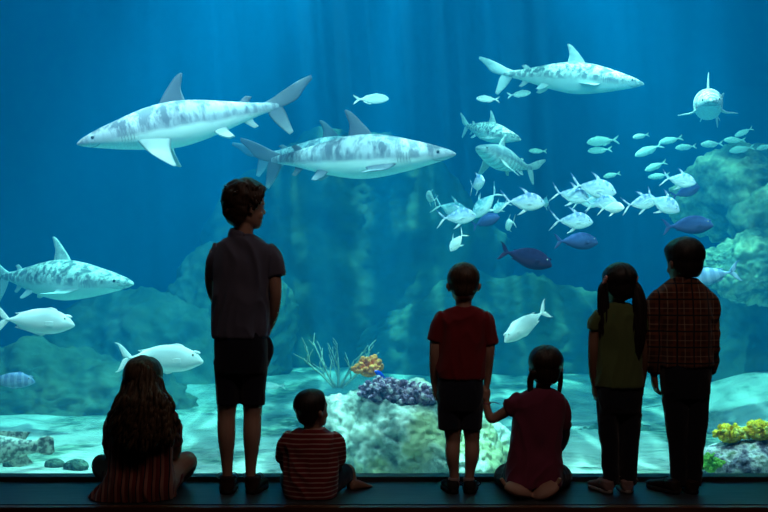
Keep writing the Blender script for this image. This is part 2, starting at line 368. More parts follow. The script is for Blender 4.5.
# ================================================================ children
DG = None
def rebuild(name, bm, mat, root, voxel=.005, smooth=6, folds=0, fscale=(9, 9, 4), seed=0, mats=None, post=None):
    """join overlapping closed shapes of bm into one continuous surface"""
    bmesh.ops.recalc_face_normals(bm, faces=bm.faces[:])
    me = bpy.data.meshes.new('t'); bm.to_mesh(me); bm.free()
    t = bpy.data.objects.new('t', me); COL.objects.link(t)
    m = t.modifiers.new('r', 'REMESH'); m.mode = 'VOXEL'; m.voxel_size = voxel; m.use_smooth_shade = True
    if smooth:
        sm = t.modifiers.new('s', 'SMOOTH'); sm.factor = .5; sm.iterations = smooth
    bpy.context.view_layer.update()
    dg = bpy.context.evaluated_depsgraph_get()
    nm = bpy.data.meshes.new_from_object(t.evaluated_get(dg)); bpy.data.objects.remove(t); bpy.data.meshes.remove(me)
    nm.name = name
    if folds or post:
        nrm = [v.normal.copy() for v in nm.vertices]; so_ = Vector((seed * 3.1, seed * 1.7, seed))
        for v, n_ in zip(nm.vertices, nrm):
            p = v.co
            if folds:
                q = Vector((p.x * fscale[0], p.y * fscale[1], p.z * fscale[2])) + so_
                w = noise.noise(q + Vector((noise.noise(q * .7), 0, noise.noise(q * .9 + Vector((5, 0, 0))))) * 1.3)
                v.co = p + n_ * folds * (1 - 2.2 * abs(w))
            if post: v.co = post(v.co, n_)
    loc = root.location if root else Vector()
    if root: nm.transform(Matrix.Translation(-loc))
    for p in nm.polygons: p.use_smooth = True
    for m_ in (mats or [mat]): nm.materials.append(m_)
    o = bpy.data.objects.new(name, nm); COL.objects.link(o)
    if root: o.parent = root
    return o
def part(name, bm, mat, root, smooth=True, off=None):
    """a plain part whose shape is given in world space; root: thing, or a part of one (off = thing's place)"""
    o_ = off if off is not None else root.location
    bmesh.ops.translate(bm, vec=-Vector(o_), verts=bm.verts[:])
    return link(name, bm, mat, root, smooth)

HEAD = [(0, .10, .22, .07), (.05, .17, .17, .16), (.13, .235, .09, .27), (.24, .285, .02, .36), (.36, .318, .0, .39),
        (.5, .345, .005, .40), (.64, .36, -.015, .425), (.77, .335, -.02, .395), (.88, .265, -.02, .32), (.955, .165, -.02, .20), (1.0, .03, -.02, .04)]
def head_matrix(c, h, yaw, pitch=0, roll=0):
    """c: chin-to-crown centre; yaw 0 = looking away from the camera (+Y), negative = towards the right"""
    return Matrix.Translation(c) @ Euler((R(pitch), R(roll), R(yaw)), 'XYZ').to_matrix().to_4x4() @ Matrix.Scale(h, 4) @ Matrix.Translation((0, .0, -.5))
def head(bm, M, ears=True):
    n0 = len(bm.verts)
    secs = []
    for k in range(19):
        z = k / 18; hw, yc, hd = interp(HEAD, z); secs.append(((0, yc, z), (hw, 0, 0), (0, hd, 0)))
    loft(bm, secs, 24, 2.2)
    # brow, cheeks, nose, lips, chin
    def ball(c, r, seg=10):
        m = Matrix.Translation(c) @ Matrix.Diagonal((r[0], r[1], r[2], 1))
        bmesh.ops.create_uvsphere(bm, u_segments=seg, v_segments=8, radius=1, matrix=m)
    for s in (-1, 1):
        ball((.15 * s, .30, .56), (.12, .09, .05)); ball((.17 * s, .24, .30), (.11, .11, .10))
        if ears:
            ball((.365 * s, -.02, .42), (.045, .08, .11)); ball((.405 * s, -.05, .45), (.03, .07, .08)); ball((.36 * s, .01, .34), (.03, .04, .04))
    tube(bm, [(0, .35, .54, .035), (0, .385, .46, .035), (0, .43, .385, .05), (0, .40, .355, .045)], 8)
    ball((.05 * 1, .385, .365), (.035, .04, .03)); ball((-.05, .385, .365), (.035, .04, .03))
    ball((0, .335, .255), (.085, .045, .022)); ball((0, .325, .215), (.075, .045, .025)); ball((0, .28, .10), (.10, .06, .06))
    bm.verts.ensure_lookup_table()
    bmesh.ops.transform(bm, matrix=M, verts=bm.verts[n0:])
def smooth01(x): x = max(0, min(1, x)); return x * x * (3 - 2 * x)
def hair_cap(M, th=.09, front=.80, side=.42, back=.16, rough=.03, seed=0, freq=(7, 7, 3), tufts=0, part_line=False):
    """closed cap of hair that dives under the skin below the hair line"""
    bm = bmesh.new(); secs = []
    for k in range(49):
        z = .02 + .979 * (k / 48) ** .9; hw, yc, hd = interp(HEAD, z); secs.append(((0, yc, z), (hw, 0, 0), (0, hd, 0)))
    loft(bm, secs, 64, 2.2); bmesh.ops.recalc_face_normals(bm, faces=bm.faces[:]); bm.normal_update()
    sd_ = Vector((seed * 2.3, seed, 0))
    rnd = random.Random(seed); N0 = []
    for v in list(bm.verts):
        p = v.co; y = p.y
        if y > 0: line = side + (front - side) * smooth01((y - .02) / .30)
        else: line = back + (side - back) * smooth01(1 + y / .26)
        line += .03 * noise.noise(p * 9 + sd_)
        m = smooth01((p.z - line) / .07 + .5)
        q = Vector((p.x * freq[0], p.y * freq[1], p.z * freq[2])) + sd_
        t_ = th * (.85 + .35 * smooth01((p.z - .3) / .6)) + rough * (noise.noise(q) + .6 * noise.noise(q * 2.3))
        if part_line and p.z > .5 and p.y < .2: t_ -= .035 * math.exp(-(p.x / .02) ** 2)
        N0.append((v, p + v.normal * (-.07 + (t_ + .07) * m)))
    for v, c in N0: v.co = c
    for i in range(tufts):                       # loose locks that break the outline
        a = rnd.uniform(0, 2 * PI); z = rnd.uniform(back + .06, .97)
        hw, yc, hd = interp(HEAD, z); d = Vector((math.cos(a), math.sin(a), 0))
        if d.y > .3 and z < front + .04: continue
        if abs(d.x) > .6 and z < side + .05: continue
        p = Vector((d.x * (hw + th * .75), yc + d.y * (hd + th * .75), z))
        dr = (d * .35 + Vector((rnd.uniform(-.5, .5), rnd.uniform(-.3, .5), -.9 if z < .75 else rnd.uniform(-.1, .5)))).normalized()
        L = rnd.uniform(.08, .16); w = rnd.uniform(.022, .04)
        e = p + dr * L; md = p + dr * L * .5 + d * .03
        tube(bm, [(*p, w), (*md, w * .9), (*e, .003)], 5, 5)
    bmesh.ops.transform(bm, matrix=M, verts=bm.verts[:])
    return bm
def eyes(M, root, mat_w, mat_p):
    for s in (-1, 1):
        bm = bmesh.new()
        bmesh.ops.create_uvsphere(bm, u_segments=12, v_segments=8, radius=1, matrix=M @ Matrix.Translation((.145 * s, .325, .475)) @ Matrix.Diagonal((.058, .045, .034, 1)))
        e = part('eye', bm, mat_w, root)
        bm = bmesh.new()
        bmesh.ops.create_uvsphere(bm, u_segments=10, v_segments=8, radius=1, matrix=M @ Matrix.Translation((.145 * s, .358, .475)) @ Matrix.Diagonal((.026, .018, .026, 1)))
        part('pupil', bm, mat_p, e, off=root.location)

def hand(bm, w, d, nrm, th, s=.14, curl=.5):
    """w wrist, d finger direction, nrm where the palm faces, th towards the thumb"""
    w = Vector(w); d = Vector(d).normalized(); nrm = (Vector(nrm) - d * Vector(nrm).dot(d)).normalized()
    t = d.cross(nrm); t = t if t.dot(Vector(th)) > 0 else -t
    loft(bm, [(w - d * .03, t * .17 * s, nrm * .12 * s), (w + d * .06 * s, t * .18 * s, nrm * .115 * s), (w + d * .25 * s, t * .24 * s, nrm * .11 * s),
              (w + d * .45 * s, t * .25 * s, nrm * .09 * s), (w + d * .50 * s, t * .21 * s, nrm * .06 * s)], 12)
    for k, (o, L) in enumerate(((.19, .42), (.065, .48), (-.06, .44), (-.18, .34))):
        p = w + d * .42 * s + t * o * s; a = 0; pts = [(*p, .056 * s)]
        dd = (d + t * o * .55).normalized()
        for j, f in enumerate((.46, .30, .24)):
            a += curl * (.5, .75, .6)[j] * (1 + .12 * k)
            dirn = dd * math.cos(a) + nrm * math.sin(a)
            p = p + dirn * L * f * s; pts.append((*p, (.050, .045, .036)[j] * s))
        tube(bm, pts, 8, 8)
    p = w + d * .12 * s + t * .15 * s
    q = p + (d * .6 + t * .75 + nrm * .25).normalized() * .22 * s; r = q + (d * .85 + t * .25 + nrm * .45 * (1 + curl)).normalized() * .17 * s; u = r + (d * .8 + nrm * .5 * (1 + curl)).normalized() * .13 * s
    tube(bm, [(*p, .085 * s), (*q, .065 * s), (*r, .055 * s), (*u, .04 * s)], 8, 8)
def foot(bm, heel, d, L, w, h=.05):
    """bare foot standing on its sole; heel point on the ground"""
    heel = Vector(heel); d = Vector(d).normalized(); t = d.cross(Vector((0, 0, 1))); u = Vector((0, 0, 1))
    secs = []
    for f, ww, hh in ((0, .35, .5), (.06, .6, .9), (.2, .68, 1.1), (.4, .7, 1.0), (.62, .95, .7), (.8, 1.0, .45), (.93, .85, .35), (1, .5, .22)):
        secs.append((heel + d * f * L + u * h * hh * .5, t * w * .5 * ww, u * h * hh * .5))
    loft(bm, secs, 14, 2.4)
def shoe(root, heel, d, L, w, ankle_r, mat, mat_sole, h=.055, ankle_h=.08, laces=None, name='shoe'):
    heel = Vector(heel); d = Vector(d).normalized(); t = d.cross(Vector((0, 0, 1))); u = Vector((0, 0, 1))
    bm = bmesh.new(); secs = []
    for f, ww, hh in ((-.02, .45, .6), (.03, .78, 1.05), (.15, .88, 1.25), (.33, .84, 1.2), (.5, .88, 1.0), (.68, 1.0, .78), (.85, .98, .62), (.96, .75, .5), (1.03, .4, .36)):
        secs.append((heel + d * f * L + u * (.012 + h * hh * .5), t * w * .5 * ww, u * h * hh * .5))
    loft(bm, secs, 18, 2.6)
    a = heel + d * L * .17
    loft(bm, [(a + u * .03, t * w * .40, d * w * .5), (a + u * ankle_h * .8, t * ankle_r * 1.25, d * ankle_r * 1.5), (a + u * ankle_h, t * ankle_r * 1.3, d * ankle_r * 1.5)], 16)
    s = rebuild(name, bm, mat, root, .004, 3)
    bm = bmesh.new()
    ring = []
    for k in range(36):
        an = 2 * PI * k / 36; c, sn = math.cos(an), math.sin(an)
        f = .5 + .54 * c; ww = interp([(-.05, .55), (.1, .92), (.35, .86), (.7, 1.08), (.95, .9), (1.05, .6)], f)[0]
        ring.append((heel + d * f * L, t * w * .54 * ww * math.copysign(abs(sn) ** .6, sn)))
    r0 = [bm.verts.new(a_ + b_ + u * .001) for a_, b_ in ring]; r1 = [bm.verts.new(a_ + b_ * 1.02 + u * .012) for a_, b_ in ring]; r2 = [bm.verts.new(a_ + b_ * .97 + u * .02) for a_, b_ in ring]
    for x, y in ((r0, r1), (r1, r2)):
        for k in range(36): bm.faces.new((x[k], x[(k + 1) % 36], y[(k + 1) % 36], y[k]))
    bm.faces.new(r0); bm.faces.new(r2[::-1])
    part('sole', bm, mat_sole, s, off=root.location)
    if laces:
        bm = bmesh.new()
        for f in (.36, .45, .54):
            c = heel + d * L * f + u * (.014 + h * interp([(.33, 1.2), (.5, 1.0), (.68, .78)], f)[0])
            tube(bm, [(*(c - t * w * .26 - u * .008), .0025), (*(c + u * .003), .0025), (*(c + t * w * .26 - u * .008), .0025)], 6, 8)
        for sg in (-1, 1):                       # loops of the bow standing out at the ankle
            c = heel + d * L * .33 + u * (ankle_h * .9)
            tube(bm, [(*c, .002), (*(c + t * sg * .03 + u * .022 - d * .02), .002), (*(c + t * sg * .052 + u * .006 - d * .03), .002), (*(c + t * sg * .03 - u * .012 - d * .01), .002), (*c, .002)], 6, 16)
        part('lace', bm, laces, s, off=root.location)
    return s

class Kid:
    def __init__(s, Y, cx, label, group=None, seated=False):
        s.Y = Y; s.k = Y / F
        z0 = 0.0
        s.root = empty('person', (at(cx, 300, Y).x, Y, 0))
        tag(s.root, label, 'person', group)
        s.b = bmesh.new()                       # the body
    def P(s, px, py, dy=0): return at(px, py, s.Y + dy)
    def torso(s, bm, rows, grow=0, power=2.5, n=28, extra=0):
        """rows: (py, xl, xr, half depth px, dy m)"""
        secs = []
        tab = [(r[0],) + tuple(r[1:]) for r in rows]
        for i in range(len(rows) * 4 - 3):
            py = rows[0][0] + (rows[-1][0] - rows[0][0]) * i / (len(rows) * 4 - 4)
            xl, xr, hd, dy = interp(tab, py)
            c = s.P((xl + xr) / 2, py, dy); k = (s.Y + dy) / F
            secs.append((c, Vector((((xr - xl) / 2 + grow) * k, 0, 0)), Vector((0, (hd + grow) * k, 0))))
        loft(bm, secs, n, power)
    def limb(s, bm, pts, grow=0, n=14, res=None):
        """pts: (px, py, dy, r px)"""
        tube(bm, [(*s.P(p[0], p[1], p[2]), (p[3] + grow) * s.k) for p in pts], n, res or len(pts) * 5)
    def body(s, skin, voxel=.0048, smooth=4):
        return rebuild('body', s.b, skin, s.root, voxel, smooth)

def skin_mat(name, c):
    N = Nodes(name); v = N.coord(); f = N.noise(v, 14, 3)
    N.bsdf(N.mix(f, tuple(x * .88 for x in c), c), .55, N.noise(v, 220, 2), .08, .001, .35); return N.m
def hair_mat(name, c1, c2, sc=(60, 60, 5)):
    N = Nodes(name); v = N.coord(scale=sc); f = N.noise(v, 1.6, 4, .6)
    N.bsdf(N.ramp(f, [(.3, c1), (.7, c2)]), .5, f, .55, .004, .4); return N.m
def cloth_mat(name, color_fn=None, c=(.1, .1, .1), rough=.9, weave=260):
    N = Nodes(name); v = N.coord()
    col = color_fn(N, v) if color_fn else N.mix(N.noise(v, 9, 3), tuple(x * .8 for x in c), c)
    N.bsdf(col, rough, N.noise(v, weave, 2), .25, .0015, .15, sheen=.25); return N.m
SK1 = skin_mat('fair_skin', (.62, .38, .28)); SK2 = skin_mat('brown_skin', (.30, .16, .10)); SK3 = skin_mat('tanned_skin', (.50, .29, .20))
EYE_W = simple('eye_white', (.75, .74, .7), .25); EYE_P = simple('eye_dark', (.03, .02, .015), .15)
M_sole_w = simple('pale_rubber', (.42, .40, .38), .7, .2, 20); M_sole_d = simple('dark_rubber', (.03, .03, .03), .8, .2, 20)
def solve(A, B): return A

# ---------------------------------------------------------------- tall boy, looking right
K = Kid(4.76, 240, 'person, tallest child, standing with face turned right, in faded shirt and knee-length shorts')
b = K.b
tors = [(236, 233, 252, 11, .01), (243, 222, 264, 14, .0), (254, 214, 270, 17, 0), (272, 215, 268, 20, 0), (300, 217, 264, 19, .01), (330, 217, 266, 19, .01), (350, 217, 267, 20, .0), (368, 219, 265, 19, 0)]
K.torso(b, tors, -2)
hm = head_matrix(K.P(246, 206.5, .0), .212, -62, 0)
head(b, hm)
K.limb(b, [(242.5, 250, .0, 11), (243, 236, .0, 10), (244, 222, .0, 10)])
lL = [(228, 365, 0, 12), (227.5, 395, .0, 11), (226.5, 415, .01, 9.2), (226.5, 436, -.01, 9), (227, 460, .0, 6.2), (227.5, 480, .0, 4.8), (227.5, 487, 0, 4.8)]
rL = [(254, 365, 0, 12), (253, 395, .0, 11), (252.5, 415, .01, 9.2), (252, 436, -.01, 9), (251, 460, .0, 6.2), (250.5, 479, .0, 4.8), (250.5, 486, 0, 4.8)]
K.limb(b, lL); K.limb(b, rL)
lA = [(218, 252, .0, 8.5), (212.5, 268, .03, 7.5), (211.5, 285, .07, 6.2), (216, 300, .13, 5.5), (226, 314, .19, 4.4)]
rA = [(266, 252, .0, 8.5), (273, 270, .0, 7.3), (275.5, 292, .0, 6.2), (274, 312, .04, 5.2), (270, 326, .09, 4.3)]
K.limb(b, lA); K.limb(b, rA)
hand(b, K.P(226, 314, .19), (.7, .45, -.6), (.3, -.6, -.3), (0, .3, 1), .145, .5)
hand(b, K.P(270, 326, .09), (-.35, .45, -.8), (-1, 0, .1), (0, 1, 0), .145, .5)
for hx in (226.5, 251):
    foot(b, K.P(hx, 492.1, -.045) * Vector((1, 1, 0)), (-.10 if hx < 240 else .12, 1, 0), .21, .075)
K.body(SK1); eyes(hm, K.root, EYE_W, EYE_P)
H1 = hair_mat('brown_hair', (.018, .010, .006), (.075, .038, .018))
part('hair', hair_cap(hm, .12, .80, .38, -.02, .05, 3, freq=(5, 5, 4), tufts=80), H1, K.root)
def blue_grey(N, v): return N.mix(N.noise(v, 5, 4), (.10, .12, .20), (.17, .17, .24))
M_sh1 = cloth_mat('faded_blue_cotton', blue_grey)
s_ = bmesh.new()
sh = [(237, 231, 255, 12, .0), (242, 222, 265, 15, .0), (250, 215, 273, 18, 0), (262, 214, 271, 20.5, 0), (285, 214, 268, 21, 0), (310, 213.5, 268, 21, .0), (328, 213, 268.5, 22, .0), (337, 213.5, 268, 22, .0)]
K.torso(s_, sh)
K.limb(s_, [(223, 249, 0, 10), (217, 260, .01, 10.2), (213.5, 277, .035, 9.2)]); K.limb(s_, [(264, 249, 0, 10), (271, 260, 0, 10.5), (275, 276, .0, 9.5)])
K.limb(s_, [(240, 239, -.0, 12.5), (242, 233, .0, 12)])
shirt = rebuild('shirt', s_, M_sh1, K.root, .0055, 3, .010, (11, 11, 5), 1)
cb = bmesh.new()                                # collar folded over
for sg in (-1, 1):
    tube(cb, [(*K.P(243, 236, -.062), .004, .012), (*K.P(243 + 9 * sg, 236.5, -.035), .004, .012), (*K.P(243 + 13 * sg, 239, .01), .004, .013), (*K.P(243 + 9 * sg, 243, .06), .004, .014)], 8, 12, (0, 0, 1))
part('collar', cb, M_sh1, shirt, off=K.root.location)
M_shorts = cloth_mat('navy_cotton', c=(.018, .022, .04))
s_ = bmesh.new()
K.torso(s_, [(328, 216, 266, 20, 0), (345, 215, 268, 21.5, 0), (362, 216, 267, 21, 0), (372, 217, 266, 19, 0)])
K.limb(s_, [(228, 360, 0, 14), (228, 385, 0, 12.4), (228, 404, 0, 11.8)]); K.limb(s_, [(254, 360, 0, 14), (253, 385, 0, 12.2), (252.5, 404, 0, 11.8)])
K.limb(s_, [(263, 340, .02, 7), (266, 350, .02, 7), (264, 366, .02, 4)])
rebuild('shorts', s_, M_shorts, K.root, .0055, 2, .005, (11, 11, 5), 2)
M_shoe1 = simple('dark_red_canvas', (.05, .02, .02), .8, .3, 30)
for hx, dx in ((227, -.1), (251, .12)):
    shoe(K.root, K.P(hx, 492.1, -.055) * Vector((1, 1, 0)), (dx, 1, 0), .225, .082, .03, M_shoe1, M_sole_d, laces=M_sole_w)

# ---------------------------------------------------------------- boy in plain red tee
K4 = K = Kid(4.76, 462, 'person standing in plain dark red t-shirt and dark shorts, arms at the sides')
b = K.b
K.torso(b, [(307, 454, 474, 8, .0), (312, 444, 484, 10, 0), (322, 438, 488, 12, 0), (345, 441, 483, 13.5, .0), (368, 441, 482, 14, .01), (385, 440, 482, 15, 0), (400, 441, 481, 14, 0)], -1.5)
hm = head_matrix(K.P(463.5, 284, .0), .193, -2)
head(b, hm)
K.limb(b, [(463.5, 316, .0, 9), (463.5, 306, .0, 8), (463.5, 296, 0, 8.5)])
for pts in ([(452, 400, 0, 11), (452.5, 425, .0, 9.2), (453, 441, .01, 7.6), (452.5, 455, -.008, 7.4), (454, 470, .0, 5.2), (455, 481, .0, 4.8), (455, 487, 0, 4.8)],
            [(470.5, 400, 0, 11), (471.5, 425, .0, 9.2), (472, 441, .01, 7.6), (472, 455, -.008, 7.4), (470, 470, .0, 5.2), (469, 481, .0, 4.6), (469, 487, 0, 4.6)]):
    K.limb(b, pts)
lA = [(443, 318, 0, 7.2), (437, 334, .0, 6.3), (434.5, 352, -.01, 5.2), (434, 370, .015, 4.6), (434.5, 384, .04, 3.6)]
rA = [(484, 318, 0, 7.2), (489, 334, .0, 6.3), (489.5, 352, -.01, 5.2), (488, 370, .015, 4.5), (487, 384, .03, 3.6)]
K.limb(b, lA); K.limb(b, rA)
hand(b, K.P(434.5, 384, .04), (.02, .12, -1), (1, .1, 0), (0, 1, 0), .118, .45)
hand(b, K.P(487, 384, .03), (-.04, .1, -1), (-.8, .2, 0), (0, 1, 0), .118, .75)
for hx in (455, 469): foot(b, K.P(hx, 492.1, -.035) * Vector((1, 1, 0)), (-.15 if hx < 460 else .12, 1, 0), .165, .062)
K.body(SK1, .0045); eyes(hm, K.root, EYE_W, EYE_P)
H4 = hair_mat('light_brown_hair', (.03, .016, .008), (.11, .06, .03))
part('hair', hair_cap(hm, .038, .82, .46, .20, .012, 5, tufts=0), H4, K.root)
M_red = cloth_mat('red_jersey', c=(.30, .022, .03))
s_ = bmesh.new()
K.torso(s_, [(307.5, 454, 473.5, 9, 0), (311, 446, 482, 11, 0), (318, 438.5, 488.5, 13, 0), (330, 439, 486, 14.5, 0), (350, 438, 485, 15.5, 0), (368, 437, 484, 16, 0), (378, 437, 484, 16, 0)])
K.limb(s_, [(446, 317, 0, 8), (440, 324, 0, 9), (435.5, 341, 0, 8)]); K.limb(s_, [(481, 317, 0, 8), (486, 324, 0, 9), (489.5, 344, 0, 8)])
rebuild('shirt', s_, M_red, K.root, .005, 3, .009, (12, 12, 5), 4)
M_den = cloth_mat('dark_denim', c=(.022, .03, .055))
s_ = bmesh.new()
K.torso(s_, [(374, 438.5, 483, 15, 0), (388, 437.5, 483, 16.5, 0), (402, 438, 482, 16, 0), (410, 439, 481, 14, 0)])
K.limb(s_, [(450.5, 400, 0, 12.5), (450, 415, 0, 12), (450, 429, 0, 11.6)]); K.limb(s_, [(471, 400, 0, 12.2), (471, 415, 0, 11.6), (470.5, 429, 0, 11)])
rebuild('shorts', s_, M_den, K.root, .005, 2, .004, (12, 12, 6), 5)
M_shoe4 = simple('black_canvas', (.02, .018, .02), .7, .2, 30)
M_sock = cloth_mat('pale_sock', c=(.45, .36, .34))
for hx, dx in ((454, -.15), (469.5, .12)):
    h_ = K.P(hx, 492.1, -.045) * Vector((1, 1, 0))
    shoe(K.root, h_, (dx, 1, 0), .18, .068, .022, M_shoe4, M_sole_d, h=.045, ankle_h=.045, laces=M_shoe4)
    s_ = bmesh.new(); tube(s_, [(*(h_ + Vector((0, .035, .03))), .026), (*(h_ + Vector((0, .035, .07))), .0265)], 14, 5)
    part('sock', s_, M_sock, K.root)

# ---------------------------------------------------------------- girl with two braids, sitting on her heels
K = Kid(4.72, 534, 'person sitting on bare feet in plum t-shirt, two braids, holding a hand at left')
b = K.b
K.torso(b, [(389, 533, 552, 8, .0), (394, 520, 560, 11, 0), (404, 514, 563, 13, 0), (425, 515, 560, 14, .0), (445, 512, 559, 14, .0), (462, 507, 560, 16, .0), (476, 504, 561, 18, .0), (488, 506, 559, 18, .02)], -2)
hm = head_matrix(K.P(546, 367.5, 0), .188, -6, 2)
head(b, hm)
K.limb(b, [(542.5, 398, 0, 9), (543, 388, 0, 7.5), (544, 378, 0, 8)])
lA = [(520, 400, 0, 7), (511, 408, .0, 6.2), (500, 415, .02, 5.2), (491.5, 419, .03, 4.6), (487.5, 410, .045, 4.2), (486.5, 401, .055, 3.4)]
K.limb(b, lA, res=26)
hand(b, K.P(486.5, 401, .055), (.05, -.05, 1), (-.4, .4, 0), (-.3, -1, 0), .105, .6)
rA = [(559, 404, 0, 7.2), (564, 420, .03, 6.3), (564.5, 436, .08, 5.4), (560, 447, .15, 4.8), (553, 455, .22, 3.8)]
K.limb(b, rA); hand(b, K.P(553, 455, .22), (-.5, .7, -.4), (0, 0, -1), (-1, 0, 0), .11, .5)
# thighs forward, shins crossed back underneath, soles up behind
K.limb(b, [(519, 478, 0, 14), (508, 476, .14, 11.5), (503, 478, .27, 9), (506, 488, .22, 8), (518, 492, .08, 7), (528, 493, -.03, 5.2)], res=26)
K.limb(b, [(547, 478, 0, 14), (558, 476, .14, 11.5), (563, 478, .27, 9), (558, 488, .22, 8), (548, 492, .08, 7), (538, 493, -.03, 5.2)], res=26)
def sole_foot(bm, pts, w, nrm):                 # foot lying on its instep, toes back
    tube(bm, [(*K.P(x, y, dy), r * K.k, r * K.k * .55) for x, y, dy, r in pts], 12, 14, nrm)
K_off = K.Y
for sx, a_ in ((-1, [(530, 493.5, -.03, 7.5), (523, 491.5, -.11, 9.6), (514, 489, -.13, 10.4), (506.5, 485, -.12, 8.2)]), (1, [(533, 494, -.03, 7.5), (540, 493, -.115, 9.6), (548, 489.5, -.13, 10.4), (555, 484.5, -.12, 8.2)])):
    tube(b, [(*K.P(x, y, dy), r * K.k * .55, r * K.k) for x, y, dy, r in a_], 12, 16, (0, 1, 0))
    ex, ey, edy, _ = a_[-1]
    for j in range(5):
        o = (j - 2) * 2.9
        tube(b, [(*K.P(ex + sx * .5 + o * .5 * sx * -1, ey + o * .85 + 1, edy), 2.1 * K.k), (*K.P(ex + sx * (3.2 - abs(j - 1) * .5) - o * .5 * sx, ey - 2 + o * .8, edy - .006), (2.0 - .15 * j) * K.k)], 8, 5)
K.body(SK1, .0045, 3); eyes(hm, K.root, EYE_W, EYE_P)
H5 = hair_mat('dark_brown_hair', (.012, .007, .005), (.05, .026, .015))
part('hair', hair_cap(hm, .07, .80, .34, .08, .014, 9, tufts=0, part_line=True), H5, K.root)
M_band = simple('hair_elastic', (.35, .08, .16), .6)
def braid(K, pts, mat, n=9, r=4.2):
    """three-strand plait along pts (px, py, dy)"""
    bm = bmesh.new(); P = spline([tuple(K.P(*p)) for p in pts], n * 6)
    for s3 in range(3):
        q = []
        for i, p in enumerate(P):
            ph = i / 6 * PI * 2 / 1.5 + s3 * 2 * PI / 3; tp = 1 - .45 * i / len(P)
            q.append((p[0] + math.sin(ph) * r * .55 * K.k * tp, p[1] + math.sin(2 * ph) * r * .3 * K.k * tp, p[2], r * .55 * K.k * tp))
        tube(bm, q, 8, len(q))
    e = P[-1]
    for j in range(6):
        a = j * 1.05; tube(bm, [(e[0], e[1], e[2] + .004, .004), (e[0] + .004 * math.cos(a), e[1] + .004 * math.sin(a), e[2] - .02, .003), (e[0] + .007 * math.cos(a), e[1] + .007 * math.sin(a), e[2] - .038, .001)], 5, 5)
    o = part('braid', bm, mat, K.root)
    bm = bmesh.new(); tube(bm, [(e[0], e[1], e[2] + .006, .006), (e[0], e[1], e[2] - .003, .006)], 10, 3)
    part('hair_tie', bm, M_band, o, off=K.root.location); return o
braid(K, [(534, 372, -.06), (530.5, 380, -.045), (530.5, 390, -.03), (531.5, 398, -.055)], H5, 6, 4.0)
braid(K, [(560, 372, -.03), (560.5, 381, .0), (559.5, 390, .0), (559, 397, -.01)], H5, 6, 3.0)
M_plum = cloth_mat('plum_jersey', c=(.27, .05, .11))
s_ = bmesh.new()
K.torso(s_, [(389.5, 532, 553, 9, 0), (393, 523, 559, 11.5, 0), (399, 515, 564, 14, 0), (412, 514, 563, 16, 0), (430, 513.5, 561, 17, .0), (450, 510, 560, 18, .0), (468, 506, 561, 23, .0), (480, 504, 560, 25, -.005), (484, 504, 560, 25, -.005)])
K.limb(s_, [(522, 400, 0, 8), (514, 405, 0, 8.6), (508, 409.5, .01, 8)]); K.limb(s_, [(558, 402, 0, 8.5), (561, 412, .01, 8.5), (562.5, 427, .04, 8)])
rebuild('shirt', s_, M_plum, K.root, .005, 3, .010, (10, 10, 5), 7)
s_ = bmesh.new()
K.torso(s_, [(462, 507, 560, 16, 0), (474, 503.5, 562, 19, 0.01), (484, 503, 562, 19, .015), (489, 507, 557, 17, .02)])
K.limb(s_, [(519, 478, 0, 14), (508, 476, .14, 12.5), (504, 477, .24, 10.5)]); K.limb(s_, [(547, 478, 0, 14), (558, 476, .14, 12.5), (562, 477, .24, 10.5)])
rebuild('shorts', s_, M_den, K.root, .005, 2, .004, (12, 12, 6), 8)
bm = bmesh.new()
tube(bm, [(*(K.P(486.8, 403, .055) + Vector((math.cos(a) * .0195, math.sin(a) * .0195, .002 * math.sin(a)))), .0026) for a in [2 * PI * i / 12 for i in range(13)]], 6, 30)
tube(bm, [(*K.P(490.5, 402, .04), .0022), (*K.P(495, 402.5, .035), .002), (*K.P(499.5, 404, .03), .0016)], 6, 8)
part('bracelet', bm, simple('pink_cord', (.45, .12, .25), .6), K.root)

# ---------------------------------------------------------------- girl with pigtails
K = Kid(4.76, 618, 'person standing with two long pigtails, in olive green top and dark trousers')
b = K.b
K.torso(b, [(304, 610, 627, 8, 0), (310, 602, 634, 10, 0), (320, 596, 640, 12, 0), (345, 599, 638, 13, 0), (365, 600, 638, 13.5, .01), (385, 599, 640, 15, 0), (402, 600, 640, 14, 0)], -1.5)
hm = head_matrix(K.P(619.5, 284.5, 0), .190, 14, 0)
head(b, hm)
K.limb(b, [(618.5, 314, 0, 8), (618, 304, 0, 6.8), (618.5, 294, 0, 7)])
K.limb(b, [(609, 400, 0, 11), (609.5, 425, 0, 9), (610.5, 445, 0, 7.5), (611, 470, 0, 5.5), (611, 487, 0, 4.8)]); K.limb(b, [(630, 400, 0, 11), (629.5, 425, 0, 9), (628.5, 445, 0, 7.5), (628, 470, 0, 5.5), (628, 487, 0, 4.8)])
K.limb(b, [(599, 318, 0, 7), (594.5, 334, 0, 5.8), (593, 352, -.01, 5), (593, 370, .01, 4.4), (594.5, 384, .03, 3.5)])
K.limb(b, [(638, 318, 0, 7), (642, 334, 0, 5.8), (643, 352, -.01, 5), (643, 370, .02, 4.4), (641.5, 384, .05, 3.5)])
hand(b, K.P(594.5, 384, .03), (.05, .08, -1), (1, .1, 0), (0, 1, 0), .115, .4); hand(b, K.P(641.5, 384, .05), (-.03, .15, -1), (-1, 0, 0), (0, 1, 0), .115, .4)
for hx in (611, 628): foot(b, K.P(hx, 492.1, -.035) * Vector((1, 1, 0)), (-.25 if hx < 620 else .1, 1, 0), .165, .06)
K.body(SK2, .0046); eyes(hm, K.root, EYE_W, EYE_P)
H6 = hair_mat('black_hair', (.007, .006, .006), (.025, .018, .015))
part('hair', hair_cap(hm, .055, .80, .36, .10, .010, 12, tufts=0, part_line=True), H6, K.root)
